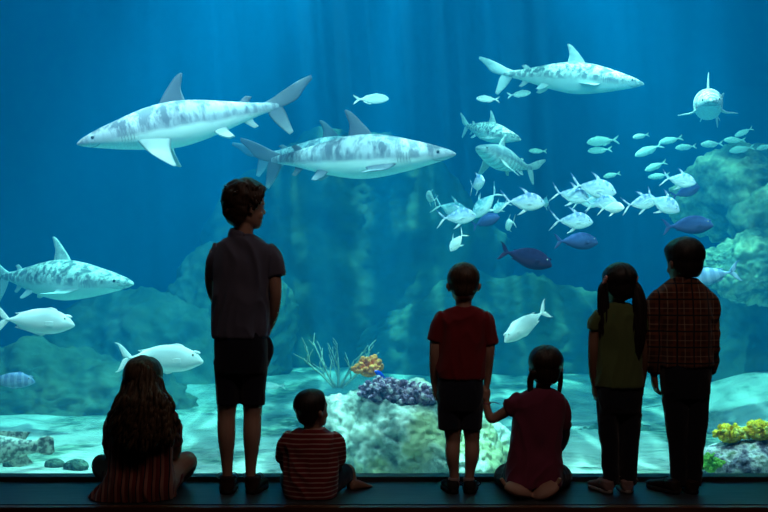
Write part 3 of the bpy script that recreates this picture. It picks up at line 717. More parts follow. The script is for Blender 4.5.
def pony(K, pts, mat, strands=22, seed=0):
    """loose pigtail: pts (px, py, dy, r)"""
    bm = bmesh.new(); rnd = random.Random(seed)
    tube(bm, [(*K.P(p[0], p[1], p[2]), p[3] * K.k * .86) for p in pts], 14, 24)
    for j in range(strands):
        a = rnd.uniform(0, 2 * PI); q = []
        for i, p in enumerate(pts):
            w = p[3] * K.k; ph = a + .25 * math.sin(i * 1.3 + j); rr = w * rnd.uniform(.72, 1.0)
            c = K.P(p[0], p[1], p[2]); q.append((c.x + math.cos(ph) * rr, c.y + math.sin(ph) * rr, c.z - (rnd.uniform(0, .03) if i == len(pts) - 1 else 0), (.0045 if i < len(pts) - 1 else .001)))
        tube(bm, q, 5, 14)
    return part('pigtail', bm, mat, K.root)
pl = pony(K, [(606.5, 281, -.03, 2.6), (603, 288, -.03, 4.6), (603.5, 305, -.03, 5.6), (604, 325, -.03, 5.6), (604.5, 342, -.03, 4.6), (604.5, 358, -.035, 1.5)], H6, 26, 2)
pr = pony(K, [(632.5, 281, -.03, 2.6), (636.5, 288, -.04, 5), (639.5, 305, -.05, 7), (639.5, 325, -.055, 7.2), (638, 342, -.055, 6.2), (636, 360, -.05, 2)], H6, 30, 3)
M_tie = simple('pink_hair_tie', (.75, .32, .28), .7, .3, 40)
for sx, p_, px_ in ((-1, pl, 605), (1, pr, 635.5)):
    bm = bmesh.new(); c = K.P(px_, 280, -.045)
    for j in range(14):
        a = j * 2 * PI / 14; rr = .015
        bmesh.ops.create_icosphere(bm, subdivisions=1, radius=.0065 + .002 * (j % 2), matrix=Matrix.Translation(c + Vector((.4 * rr * math.cos(a), rr * math.sin(a) , rr * math.cos(a)))))
    part('hair_tie', bm, M_tie, p_, off=K.root.location)
def olive(N, v): return N.mix(N.noise(v, 6, 3), (.10, .17, .06), (.16, .22, .08))
M_olive = cloth_mat('olive_jersey', olive)
s_ = bmesh.new()
K.torso(s_, [(304, 609, 628, 9, 0), (308, 603, 634, 11, 0), (315, 596, 641, 13, 0), (328, 597, 641, 14, 0), (350, 598, 640, 14.5, 0), (370, 597, 641, 16, 0), (386.5, 596.5, 642.5, 17, 0)])
K.limb(s_, [(602, 316, 0, 7.5), (597, 321, 0, 8), (595, 330, 0, 7.2)]); K.limb(s_, [(635, 316, 0, 7.5), (640, 321, 0, 8), (641.5, 330, 0, 7.2)])
rebuild('shirt', s_, M_olive, K.root, .005, 3, .009, (12, 12, 5), 11)
M_trs = cloth_mat('black_denim', c=(.014, .018, .03))
s_ = bmesh.new()
K.torso(s_, [(380, 598, 641, 15, 0), (392, 597.5, 641.5, 16.5, 0), (404, 598, 641, 16, 0), (412, 600, 639, 14, 0)])
K.limb(s_, [(609, 402, 0, 12), (609.5, 430, 0, 10.5), (610, 445, 0, 9), (610.5, 465, 0, 8.2), (611, 484, 0, 7.5)]); K.limb(s_, [(630, 402, 0, 12), (629.5, 430, 0, 10.5), (628.5, 445, 0, 9.3), (628.5, 465, 0, 8.5), (628, 484, 0, 7.7)])
rebuild('trousers', s_, M_trs, K.root, .005, 2, .005, (12, 12, 9), 12)
M_shoe6 = simple('pale_pink_canvas', (.38, .26, .25), .8, .3, 30)
for hx, dx in ((610, -.3), (628, .08)): shoe(K.root, K.P(hx, 492.1, -.05) * Vector((1, 1, 0)), (dx, 1, 0), .18, .07, .024, M_shoe6, M_sole_w, h=.045, ankle_h=.06, laces=M_sole_w)

# ---------------------------------------------------------------- boy in plaid shirt
K = Kid(4.76, 684, 'person standing in long-sleeved plaid shirt and black trousers, short rounded black hair')
b = K.b
K.torso(b, [(281, 673, 695, 10, 0), (288, 664, 704, 12, 0), (300, 656, 711, 14, 0), (325, 659, 709, 15, 0), (350, 660, 708, 15.5, .01), (372, 660, 709, 16.5, 0), (388, 662, 708, 15, 0)], -1.5)
hm = head_matrix(K.P(684, 261.5, 0), .205, 22, 0)
head(b, hm)
K.limb(b, [(682.5, 292, 0, 10), (682.5, 280, 0, 8.8), (683, 270, 0, 9)])
K.limb(b, [(674, 385, 0, 12), (676, 420, 0, 9.5), (677.5, 440, 0, 8), (678.5, 466, 0, 6), (679, 487, 0, 5)]); K.limb(b, [(697, 385, 0, 12), (696, 420, 0, 9.5), (695, 440, 0, 8), (693, 466, 0, 6), (692.5, 487, 0, 5)])
K.limb(b, [(659, 300, 0, 8.5), (654.5, 320, 0, 7), (653, 340, -.01, 6), (653, 360, .01, 5), (654, 375, .03, 4)])
K.limb(b, [(708, 300, 0, 8.5), (712.5, 320, 0, 7), (713, 340, -.01, 6), (711.5, 358, .02, 5), (709, 374, .06, 4)])
hand(b, K.P(654, 375, .03), (.12, .1, -1), (1, .1, 0), (0, 1, 0), .13, .5); hand(b, K.P(709, 374, .06), (-.12, .2, -1), (-1, 0, 0), (0, 1, 0), .13, .5)
for hx in (679, 693): foot(b, K.P(hx, 492.1, -.035) * Vector((1, 1, 0)), (-.2 if hx < 685 else .1, 1, 0), .185, .068)
K.body(SK2, .0048); eyes(hm, K.root, EYE_W, EYE_P)
part('hair', hair_cap(hm, .07, .82, .42, .14, .016, 15, tufts=0), H6, K.root)
def plaid(N, v):
    s = N.sep(v); base = (.085, .030, .020)
    def band(ax, period, w, off=0.0):
        t = N.math('FRACT', N.math('ADD', N.math('MULTIPLY', s[ax], 1 / period), 20.0 + off))
        return N.math('LESS_THAN', t, w)
    c = N.mix(band(0, .075, .45), base, (.16, .05, .028)); c = N.mix(N.math('MULTIPLY', band(2, .075, .45), .6), c, (.20, .075, .035))
    c = N.mix(N.math('MULTIPLY', band(0, .075, .07, .35), .5), c, (.42, .30, .22)); c = N.mix(N.math('MULTIPLY', band(2, .075, .07, .35), .5), c, (.42, .30, .22))
    c = N.mix(band(2, .075, .10, .80), c, (.02, .015, .02)); return N.mix(band(0, .075, .10, .80), c, (.02, .015, .02))
M_plaid = cloth_mat('plaid_flannel', plaid)
s_ = bmesh.new()
K.torso(s_, [(280, 671, 696, 11, 0), (285, 665, 703, 13, 0), (293, 656, 711, 15, 0), (306, 655, 712, 17, 0), (325, 658, 710, 18, 0), (348, 659, 710, 18.5, 0), (366, 659, 711, 19, 0)])
K.limb(s_, [(662, 297, 0, 9), (656, 305, 0, 9.5), (654, 325, 0, 8.2), (653.5, 345, -.01, 7.4), (653.5, 362, .01, 6.4), (654, 372, .025, 5.8)])
K.limb(s_, [(703, 297, 0, 9), (708.5, 305, 0, 9.5), (710, 325, 0, 8.2), (710.5, 345, -.01, 7.4), (711, 360, .025, 6.4), (709.5, 371, .05, 5.8)])
shirt = rebuild('shirt', s_, M_plaid, K.root, .0055, 3, .011, (10, 10, 6), 14)
cb = bmesh.new()
for sg in (-1, 1):
    tube(cb, [(*K.P(683, 279.5, -.058), .005, .013), (*K.P(683 + 8 * sg, 280, -.035), .005, .013), (*K.P(683 + 12 * sg, 282, .01), .005, .014), (*K.P(683 + 8 * sg, 286, .055), .005, .014)], 8, 12, (0, 0, 1))
part('collar', cb, M_plaid, shirt, off=K.root.location)
s_ = bmesh.new()
K.torso(s_, [(358, 660.5, 710, 17, 0), (375, 660.5, 709.5, 18.5, 0), (388, 662, 709, 18, 0), (398, 664, 707, 16, 0)])
K.limb(s_, [(675, 388, 0, 13.5), (677, 420, 0, 12), (678, 440, 0, 10), (679.5, 465, 0, 9), (680, 485, 0, 8.6)]); K.limb(s_, [(696, 388, 0, 13.2), (695.5, 420, 0, 12), (694.5, 440, 0, 10), (693, 465, 0, 9), (692.5, 485, 0, 8.4)])
rebuild('trousers', s_, M_trs, K.root, .0055, 2, .005, (10, 10, 8), 15)
M_shoe7 = simple('dark_brown_leather', (.04, .025, .02), .5, .3, 30)
for hx, dx in ((677, -.45), (693, .12)): shoe(K.root, K.P(hx, 492.1, -.055) * Vector((1, 1, 0)), (dx, 1, 0), .2, .076, .027, M_shoe7, M_sole_d, h=.048, ankle_h=.06, laces=M_sole_d)

# ---------------------------------------------------------------- girl with long wavy hair, sitting cross-legged
K = Kid(4.62, 143, 'person sitting cross-legged with long wavy hair down the back, in striped red dress')
b = K.b
K.torso(b, [(404, 133, 154, 9, 0), (410, 121, 165, 12, 0), (420, 112, 172, 14, 0), (445, 116, 169, 16, .0), (470, 114, 172, 18, .0), (485, 110, 176, 21, .02), (496, 112, 174, 20, .03)], -3)
hm = head_matrix(K.P(143, 380.5, 0), .196, 3, 0)
head(b, hm)
K.limb(b, [(143, 412, 0, 10), (143, 402, 0, 8.5), (143, 392, 0, 9)])
lA = [(118, 418, 0, 8), (112, 434, .04, 6.8), (109, 450, .10, 5.8), (115, 462, .22, 5), (124, 470, .32, 4)]
rA = [(168, 418, 0, 8), (174, 434, .04, 6.8), (176, 450, .10, 5.8), (170, 462, .22, 5), (161, 470, .32, 4)]
K.limb(b, lA); K.limb(b, rA)
hand(b, K.P(124, 470, .32), (.8, .4, -.2), (0, .1, -1), (0, 1, 0), .12, .4); hand(b, K.P(161, 470, .32), (-.8, .4, -.2), (0, .1, -1), (0, 1, 0), .12, .4)
K.limb(b, [(126, 486, .03, 15), (112, 473, .14, 12.5), (102, 464, .22, 10.5), (104, 473, .30, 9.5), (122, 484, .34, 8), (142, 486, .36, 5.5)], res=30)
K.limb(b, [(160, 486, .03, 15), (174, 471, .14, 12.5), (187, 461, .22, 10.5), (184, 471, .30, 9.5), (166, 484, .36, 8), (148, 488, .42, 5.5)], res=30)
foot(b, at(140, 400, 4.98) * Vector((1, 1, 0)), (.9, -.1, 0), .11, .055, .045); foot(b, at(146, 400, 5.03 - .05) * Vector((1, 1, 0)) + Vector((0, -.07, 0)), (-.9, .05, 0), .11, .055, .045)
K.body(SK1, .0052, 4); eyes(hm, K.root, EYE_W, EYE_P)
H2 = hair_mat('wavy_light_brown_hair', (.03, .017, .008), (.17, .10, .045), (40, 40, 6))
bm = hair_cap(hm, .085, .80, .10, .0, .02, 21, tufts=0)
rnd = random.Random(4)
for j in range(150):                            # long wavy locks
    a = rnd.uniform(-1, 1); x0 = 143 + a * 17.5; y0 = 366 + 14 * abs(a) + rnd.uniform(-4, 14)
    dep = -.065 * math.sqrt(max(0, 1 - a * a)) - .016
    x1 = 143 + a * 23; x2 = 143 + a * 30 + rnd.uniform(-2, 2); x3 = 141 + a * 29 + rnd.uniform(-5, 5); L = rnd.uniform(428, 456) - 8 * abs(a)
    wv = rnd.uniform(1.0, 2.8); ph = rnd.uniform(0, 6.3); q = []
    for i in range(16):
        t = i / 15; y = y0 + (L - y0) * t
        x = interp([(0, x0), (.3, x1), (.65, x2), (1, x3)], t)[0] + wv * smooth01(t * 1.8) * math.sin(ph + t * 13)
        d = dep - (.075 + .012 * rnd.random()) * smooth01(t * 1.7) * math.sqrt(max(.1, 1 - (a * .9) ** 2)) + .008 * math.cos(ph + t * 13)
        q.append((*K.P(x, y, d), (2.5 * (1 - .3 * t) if i < 15 else .4) * K.k))
    tube(bm, q, 5, 30)
for sg, xx in ((-1, 108), (1, 172)):
    for j in range(5):                          # curls leaving the outline
        q = []
        for i in range(14):
            t = i / 13; q.append((*K.P(143 + sg * (22 + 12 * smooth01(t * 1.6)) + 2.6 * math.sin(t * 11 + j), 398 + 36 * t + j * 2, -.04 + .01 * math.cos(t * 9)), (1.7 if i < 13 else .4) * K.k))
        tube(bm, q, 5, 26)
part('hair', bm, H2, K.root)
def stripes_v(N, v):
    s = N.sep(v); nz = N.noise(v, 5, 2)
    t = N.math('FRACT', N.math('ADD', N.math('MULTIPLY', N.math('ADD', s[0], N.math('MULTIPLY', nz, .012)), 1 / .034), 20))
    c = N.mix(N.math('LESS_THAN', t, .5), (.22, .035, .03), (.42, .17, .13)); return N.mix(N.math('LESS_THAN', t, .14), c, (.03, .02, .03))
M_str = cloth_mat('red_striped_cotton', stripes_v)
s_ = bmesh.new()
K.torso(s_, [(404, 132, 155, 10, 0), (409, 122, 164, 13, 0), (417, 112, 172, 15, 0), (432, 111, 173, 17, 0), (450, 111, 172, 18.5, 0), (468, 109, 172, 20, 0), (485, 103, 174, 24, .0), (498, 94, 175, 28, .03), (503, 92, 175, 29, .035)])
K.limb(s_, [(121, 416, 0, 8.5), (114, 425, .02, 8.6), (111, 445, .07, 8)]); K.limb(s_, [(166, 416, 0, 8.5), (172, 425, .02, 8.6), (174, 444, .07, 8)])
K.limb(s_, [(110, 490, .02, 10), (99, 496, .02, 7.5), (91, 500, .02, 4)])
K.limb(s_, [(128, 486, .03, 15), (114, 476, .14, 13.5)]); K.limb(s_, [(158, 486, .03, 15), (172, 474, .14, 13)])
dress = rebuild('dress', s_, M_str, K.root, .0055, 3, .009, (14, 14, 3.5), 17, post=lambda p, n: Vector((p.x, p.y, max(p.z, .003))))

# ---------------------------------------------------------------- small boy sitting, looking up to the right
K = Kid(4.66, 312, 'person, smallest child, sitting in striped red t-shirt, head turned up to the right')
b = K.b
K.torso(b, [(429, 302, 322, 9, 0), (434, 291, 332, 12, 0), (443, 286, 336, 14, 0), (465, 287, 335, 16, .0), (485, 286, 334, 18, .0), (495, 287, 334, 18, .0)], -2.5)
hm = head_matrix(K.P(312, 409.5, 0), .178, -48, 10, 0)
head(b, hm)
K.limb(b, [(312, 437, 0, 10), (312, 427, 0, 8.5), (312, 417, 0, 9)])
K.limb(b, [(290, 440, 0, 7.5), (285.5, 455, .04, 6.3), (285.5, 467, .08, 5.4), (292, 473, .17, 4.8), (303, 476, .24, 3.8)])
K.limb(b, [(332, 440, 0, 7.5), (336.5, 456, .04, 6.3), (337, 468, .10, 5.4), (333, 475, .18, 4.8), (325, 478, .25, 3.8)])
hand(b, K.P(303, 476, .24), (.7, .5, -.3), (0, .1, -1), (0, 1, 0), .105, .5); hand(b, K.P(325, 478, .25), (-.7, .5, -.3), (0, .1, -1), (0, 1, 0), .105, .5)
K.limb(b, [(324, 487, .02, 12), (338, 478, .12, 10), (347, 471, .20, 8), (350, 480, .21, 7.2), (353, 488, .17, 5), (355, 489, .15, 4.5)], res=30)
K.limb(b, [(300, 487, .02, 12), (292, 482, .14, 10), (290, 477, .26, 8), (300, 486, .32, 6.5), (316, 490, .35, 5)], res=26)
foot(b, at(350, 400, 4.80) * Vector((1, 1, 0)), (.5, .4, 0), .13, .055, .045)
foot(b, at(314, 400, 4.98) * Vector((1, 1, 0)), (.9, -.1, 0), .12, .05, .04)
K.body(SK3, .0048); eyes(hm, K.root, EYE_W, EYE_P)
H3 = hair_mat('dark_hair', (.009, .007, .006), (.04, .024, .016))
part('hair', hair_cap(hm, .05, .84, .40, .12, .010, 25, tufts=0), H3, K.root)
def stripes_h(N, v):
    s = N.sep(v); t = N.math('FRACT', N.math('ADD', N.math('MULTIPLY', N.math('ADD', s[2], N.math('MULTIPLY', N.noise(v, 4, 1), .012)), 1 / .0215), 20))
    return N.mix(N.math('LESS_THAN', t, .28), (.26, .025, .03), (.62, .40, .36))
M_str3 = cloth_mat('red_and_white_striped_jersey', stripes_h)
s_ = bmesh.new()
K.torso(s_, [(429, 301, 323, 10, 0), (433, 292, 331, 12.5, 0), (440, 286, 337, 15, 0), (455, 285, 337, 17, 0), (472, 284.5, 337, 18.5, 0), (488, 285, 336, 20, 0), (497, 287, 334, 20, 0)])
K.limb(s_, [(293, 438, 0, 8), (287, 444, .01, 8.6), (284, 460, .045, 7.6)]); K.limb(s_, [(330, 438, 0, 8), (335.5, 445, .01, 8.6), (337, 462, .05, 7.6)])
rebuild('shirt', s_, M_str3, K.root, .005, 3, .010, (11, 11, 5), 21, post=lambda p, n: Vector((p.x, p.y, max(p.z, .003))))
s_ = bmesh.new()
K.torso(s_, [(480, 288, 333, 18, 0), (490, 287, 334, 20, 0), (497, 290, 331, 18, 0)])
K.limb(s_, [(324, 486, .02, 13), (338, 478, .12, 11.5), (346, 472, .18, 9.8)]); K.limb(s_, [(300, 486, .02, 13), (292, 482, .14, 11.5), (290, 478, .24, 9.8)])
rebuild('shorts', s_, M_den, K.root, .005, 2, .003, (12, 12, 6), 22, post=lambda p, n: Vector((p.x, p.y, max(p.z, .003))))

# ================================================================ fish and sharks
def fin(bm, chords, th=.006, n=10, res=None):
    """chords: (lead xyz, trail xyz) from root to tip"""
    P = spline([tuple(a) + tuple(b) for a, b in chords], res or len(chords) * 5); secs = []
    for i, p in enumerate(P):
        a, b = Vector(p[:3]), Vector(p[3:]); q = P[min(i + 1, len(P) - 1)]; o = P[max(i - 1, 0)]
        span = (Vector(q[:3]) + Vector(q[3:]) - Vector(o[:3]) - Vector(o[3:])); U = (a - b) / 2
        nr = U.cross(span)
        nr = nr.normalized() if nr.length > 1e-9 else Vector((0, 1, 0))
        t = i / (len(P) - 1); secs.append(((a + b) / 2, U, nr * th * (1 - .8 * t)))
    return loft(bm, secs, n)
def X(s): return .5 - s
def med(rows):       # median fin from (s_lead, z_lead, s_trail, z_trail)
    return [((X(a), 0, b), (X(c), 0, d)) for a, b, c, d in rows]
def body_z(tab, s): zt, zb, hw = interp(tab, s); return zt, zb, hw
def fish_body(tab, power=2.0, n=26, ns=46):
    bm = bmesh.new(); secs = []; s1 = tab[-1][0]
    for i in range(ns):
        s = s1 * (i / (ns - 1)) ** 1.25; zt, zb, hw = interp(tab, s)
        secs.append(((X(s), 0, (zt + zb) / 2), (0, max(hw, .001), 0), (0, 0, max((zt - zb) / 2, .001))))
    loft(bm, secs, n, power); return bm
def bend(o, k, k2=0):
    """sideways swimming curve, k at the tail"""
    for v in o.data.vertices:
        s = .5 - v.co.x; t = max(0, s - .25); v.co.y += k * t * t + k2 * math.sin(s * 5) * .03
SHARK = [(0, .002, -.004, .004), (.015, .013, -.012, .020), (.05, .028, -.024, .040), (.10, .044, -.038, .056), (.16, .060, -.054, .068), (.24, .080, -.072, .080),
         (.33, .096, -.088, .088), (.42, .100, -.094, .088), (.52, .088, -.082, .076), (.62, .066, -.060, .056), (.71, .045, -.036, .036), (.78, .032, -.020, .022), (.83, .026, -.012, .013), (.86, .022, -.006, .008)]
def fish_mat(name, back, side, belly, lo=-.03, hi=.03, spots=None, mott=.0, msc=18, rough=.55, amt=.35, spec=.25, bars=None, st=1.0):
    """lo..hi: height band over which belly colour turns into back colour"""
    N = Nodes(name); v = N.coord(); s = N.sep(v); nz = N.noise(v, msc * .4, 3)
    t = N.math('ADD', N.math('MULTIPLY', N.math('SUBTRACT', s[2], (lo + hi) / 2), 1 / (hi - lo)), N.math('ADD', .5, N.math('MULTIPLY', N.math('SUBTRACT', nz, .5), amt)), clamp=True)
    c = N.ramp(t, [(0, belly), (.35, belly), (.6, side), (1, back)])
    if mott:
        m = N.ramp(N.noise(N.coord(scale=(1, 1, st)), msc, 3, .6), [(.42, (0, 0, 0)), (.58, (1, 1, 1))])
        sp = spots or tuple(min(1, x * 2.2) for x in back)
        c = N.mix(N.math('MULTIPLY', N.math('MULTIPLY', m, t), mott), c, sp)
    if bars:
        w = N.math('SINE', N.math('ADD', N.math('MULTIPLY', s[0], bars[0]), N.math('MULTIPLY', nz, 3)))
        c = N.mix(N.math('MULTIPLY', N.math('GREATER_THAN', w, .2), bars[1]), c, bars[2])
    N.bsdf(c, rough, N.noise(v, 90, 2), .08, .003, spec); return N.m
M_eye = simple('fish_eye', (.01, .01, .012), .1, spec=.6); M_iris = simple('fish_iris', (.55, .55, .45), .2)
M_dark = simple('dark_groove', (.25, .28, .30), .8)
GRY = (.30, .33, .36); PALE = (.80, .82, .80)
M_shk = fish_mat('reef_shark_skin', (.16, .17, .22), (.28, .29, .34), (.90, .93, .89), -.045, .022, (.60, .60, .66), .85, 24, st=.35)  # pale vertical streaks painted in as light dapple, over its own countershading
M_shk_fin = fish_mat('reef_shark_fin', (.10, .12, .16), (.20, .23, .28), (.50, .54, .58), -.30, .10)
M_shk_low = simple('pale_fin', (.62, .66, .66), .5, .2, 12)
M_shk2 = fish_mat('speckled_shark_skin', (.17, .21, .23), (.32, .36, .37), (.66, .74, .70), -.055, .02, (.92, .94, .86), 1.0, 30)
M_shk2_fin = fish_mat('speckled_shark_fin', (.40, .46, .46), (.45, .50, .50), (.55, .6, .6), -.1, .2, (.75, .78, .72), .7, 34)
def shark_proto(body, finm, low, curve=0.0, pect=1.0, drop=1.0):
    root = empty('shark'); ps = []
    def add(name, bm, mat):
        o = link(name, bm, mat, root); bend(o, curve); ps.append(o); return o
    b = fish_body(SHARK, 2.1, 32, 60)
    bo = add('body', b, body)
    bm = bmesh.new(); fin(bm, med([(.355, .080, .475, .085), (.375, .115, .470, .112), (.415, .160, .466, .145), (.452, .196, .478, .180), (.478, .210, .486, .205)]), .010); add('dorsal_fin', bm, finm)
    bm = bmesh.new(); fin(bm, med([(.685, .040, .735, .035), (.705, .058, .738, .048), (.725, .070, .752, .062)]), .004); add('dorsal_fin', bm, finm)
    bm = bmesh.new(); fin(bm, med([(.685, -.030, .735, -.022), (.708, -.052, .738, -.042), (.735, -.072, .755, -.066)]), .004); add('anal_fin', bm, low)
    for sg in (-1, 1):
        bm = bmesh.new(); fin(bm, [((X(.245), sg * .066, -.030), (X(.395), sg * .066, -.036)), ((X(.285), sg * .105 * pect, -.05 - .035 * drop), (X(.378), sg * .10 * pect, -.05 - .038 * drop)), ((X(.330), sg * .15 * pect, -.05 - .072 * drop), (X(.382), sg * .145 * pect, -.05 - .074 * drop)), ((X(.378), sg * .18 * pect, -.05 - .105 * drop), (X(.390), sg * .18 * pect, -.05 - .105 * drop))], .008); add('pectoral_fin', bm, low)
        bm = bmesh.new(); fin(bm, [((X(.555), sg * .035, -.050), (X(.615), sg * .03, -.040)), ((X(.585), sg * .055, -.078), (X(.63), sg * .05, -.070)), ((X(.620), sg * .065, -.095), (X(.645), sg * .06, -.090))], .005); add('pelvic_fin', bm, low)
        bm = bmesh.new(); bmesh.ops.create_uvsphere(bm, u_segments=10, v_segments=8, radius=.0075, matrix=Matrix.Translation((X(.075), sg * .046, .010))); add('eye', bm, M_eye)
        bm = bmesh.new()
        for j in range(5):
            s_ = .19 + .013 * j; zt, zb, hw = interp(SHARK, s_)
            tube(bm, [(X(s_), sg * hw * .93, .030, .0012), (X(s_ + .004), sg * hw * 1.005, .0, .0018), (X(s_ + .002), sg * hw * .96, -.030, .0012)], 5, 8)
        add('gills', bm, M_dark)
    bm = bmesh.new(); q = []
    for j in range(13):
        a = -1 + 2 * j / 12; s_ = .050 + .05 * abs(a) ** 1.6; zt, zb, hw = interp(SHARK, s_)
        q.append((X(s_), a * hw * .86, (zt + zb) / 2 - math.sqrt(max(0, 1 - (a * .86) ** 2)) * (zt - zb) / 2 * 1.01, .0016))
    tube(bm, q, 6, 30); add('mouth', bm, M_dark)
    bm = bmesh.new()
    fin(bm, med([(.79, .026, .860, -.004), (.845, .046, .905, .006), (.895, .070, .950, .024), (.962, .098, .992, .066), (1.03, .118, 1.034, .100)]), .009)
    fin(bm, med([(.795, .004, .865, .012), (.812, -.036, .882, -.018), (.840, -.080, .890, -.062), (.880, -.126, .900, -.116)]), .008); add('tail_fin', bm, finm)
    return root
def family(root, loc, rz, ry, L, label, cat, group=None, rx=0, proto=False):
    """copy of a fish with copies of its parts (the first call may use the fish itself)"""
    if proto: r = root
    else:
        r = root.copy(); COL.objects.link(r)
        for ch in root.children:
            c = ch.copy(); COL.objects.link(c); c.parent = r
            for g in ch.children:
                d = g.copy(); COL.objects.link(d); d.parent = c
    r.location = loc; r.scale = (L, L, L)
    r.rotation_mode = 'QUATERNION'
    r.rotation_quaternion = Matrix.Rotation(R(rz), 3, 'Z').to_quaternion() @ Matrix.Rotation(R(-ry), 3, 'Y').to_quaternion() @ Matrix.Rotation(R(rx), 3, 'X').to_quaternion()
    tag(r, label, cat, group); return r
def swim(root, px, py, Y, lpx, rz, ry, label, cat='fish', group=None, rx=0, proto=False, k=1.0):
    """lpx: length seen in the view; rz 0 = nose to the right, 180 = to the left, -90 = towards the camera"""
    L = k * lpx * Y / F / max(abs(math.cos(R(rz))), .30)
    return family(root, at(px, py, Y), rz, ry, L, label, cat, group, rx, proto)
sA = shark_proto(M_shk, M_shk_fin, M_shk_low, -.35, .8, 1.15)
swim(sA, 196, 121, 7.2, 236, 186, -12, 'grey shark at upper left, largest of all, pale belly, swimming left above the tallest child', 'shark', proto=True, rx=-6)
sB = shark_proto(M_shk, M_shk_fin, M_shk_fin, .45, 1.0, .15)
swim(sB, 342, 158, 7.6, 226, -8, 1, 'grey shark right of the tallest child, pale belly, swimming right', 'shark', proto=True, rx=6)
swim(sB, 320, 152, 9.2, 150, 14, 4, 'pale shark mostly hidden behind the grey shark swimming right', 'shark')
sC = shark_proto(M_shk2, M_shk2_fin, M_shk2_fin, .25, 1.0, .1)
swim(sC, 561, 77, 8.8, 160, -10, -7, 'speckled shark near the top right swimming right', 'shark', proto=True)
swim(sC, 47, 280, 8.8, 152, -22, -2, 'speckled shark at the left edge swimming right above the white fish', 'shark', k=1.27)
swim(sC, 706, 106, 8.6, 47, 256, -6, 'shark at upper right swimming head-on towards the viewer', 'shark')
swim(sC, 484, 131, 9.4, 66, -50, -16, 'small blue-green shark above the striped one, swimming right', 'shark')
M_shk3 = fish_mat('striped_shark_skin', (.26, .34, .38), (.40, .48, .50), (.85, .9, .86), -.055, .03, (.7, .75, .75), .5, 16, bars=(90, .35, (.2, .26, .30)))
sG = shark_proto(M_shk3, M_shk2_fin, M_shk_low, .2)
swim(sG, 505, 161, 8.8, 66, 238, 6, 'small dark-striped shark swimming left above the silver shoal', 'shark', proto=True)

def generic(name, tab, bm_fins, mat, fmat, eye=(.10, .03, .02), curve=0, extra=None, iris=True):
    root = empty(name); bo = link('body', fish_body(tab), mat, root); bend(bo, curve)
    for nm, chs, th in bm_fins:
        bm = bmesh.new()
        for ch in chs: fin(bm, ch, th)
        o = link(nm, bm, fmat, root); bend(o, curve)
    es, ez, er = eye
    for sg in (-1, 1):
        hw = interp(tab, es)[2]
        bm = bmesh.new(); bmesh.ops.create_uvsphere(bm, u_segments=10, v_segments=8, radius=1, matrix=Matrix.Translation((X(es), sg * hw * .86, ez)) @ Matrix.Diagonal((er, er * .5, er, 1)))
        e = link('eye', bm, M_iris if iris else M_eye, root); bend(e, curve)
        bm = bmesh.new(); bmesh.ops.create_uvsphere(bm, u_segments=8, v_segments=6, radius=1, matrix=Matrix.Translation((X(es), sg * (hw * .86 + er * .38), ez)) @ Matrix.Diagonal((er * .55, er * .25, er * .55, 1)))
        p = link('pupil', bm, M_eye, e); bend(p, curve)
    if extra: extra(root)
    return root
# unicornfish: oval body, blunt forehead bump above a small mouth, lyre tail
UNI = [(0, -.025, -.055, .010), (.02, -.002, -.068, .022), (.045, .030, -.080, .034), (.07, .062, -.092, .042), (.09, .068, -.100, .050), (.13, .090, -.118, .060), (.22, .128, -.145, .072), (.34, .150, -.158, .078), (.46, .148, -.150, .074), (.58, .122, -.122, .060), (.69, .078, -.080, .040), (.77, .036, -.040, .022), (.83, .018, -.020, .013), (.87, .018, -.018, .009)]
def uni_fins(pl=1.0):
    return [('dorsal_fin', [med([(.20, .115, .72, .055), (.24, .150, .74, .075), (.30, .168, .76, .082)])], .004),
            ('anal_fin', [med([(.34, -.150, .72, -.062), (.38, -.172, .745, -.085), (.42, -.180, .76, -.090)])], .004),
            ('tail_fin', [med([(.83, .020, .895, -.004), (.875, .070, .935, .022), (.925, .125, .960, .075), (.985, .165, .995, .145), (1.03, .172, 1.03, .168)]), med([(.83, -.020, .895, .004), (.875, -.070, .935, -.022), (.925, -.125, .960, -.075), (.98, -.160, .99, -.140), (1.02, -.166, 1.02, -.162)])], .006),
            ('pectoral_fin', [[((X(.23), sg * .068, .0), (X(.235), sg * .068, -.05)), ((X(.28), sg * .09, .005), (X(.285), sg * .088, -.06)), ((X(.33), sg * .098, -.005), (X(.33), sg * .096, -.05))] for sg in (-1, 1)], .003)]
def horn(mat):
    def f(root):
        bm = bmesh.new(); tube(bm, [(X(.12), 0, .055, .028), (X(.08), 0, .066, .022), (X(.045), 0, .062, .012), (X(.03), 0, .058, .004)], 10, 10); link('forehead_horn', bm, mat, root)
    return f
M_uniw = fish_mat('white_unicornfish_skin', (.86, .91, .92), (.92, .95, .94), (.96, .97, .95), -.1, .14, (.70, .80, .86), .35, 10)
M_unib = fish_mat('blue_unicornfish_skin', (.015, .035, .12), (.025, .06, .19), (.05, .08, .2), -.15, .15, (.05, .11, .27), .5, 9, rough=.8, spec=.08)
M_unid = fish_mat('dark_unicornfish_skin', (.012, .012, .05), (.018, .018, .07), (.05, .03, .08), -.15, .12, (.03, .03, .10), .5, 9, rough=.8, spec=.08)
M_unil = fish_mat('pale_blue_unicornfish_skin', (.08, .17, .38), (.15, .28, .50), (.26, .40, .60), -.15, .12, (.3, .44, .65), .6, 9, bars=(45, .3, (.6, .75, .9)))
fw = generic('unicornfish', UNI, uni_fins(), M_uniw, M_uniw, (.105, .042, .014), .0, horn(M_uniw))
UND = [(a, b * 1.25, c * 1.25, d) for a, b, c, d in UNI]
fb = generic('unicornfish', UND, uni_fins(), M_unib, M_unib, (.105, .042, .014), .15, horn(M_unib))
fd = generic('unicornfish', UND, uni_fins(), M_unid, M_unid, (.105, .042, .014), -.15, horn(M_unid))
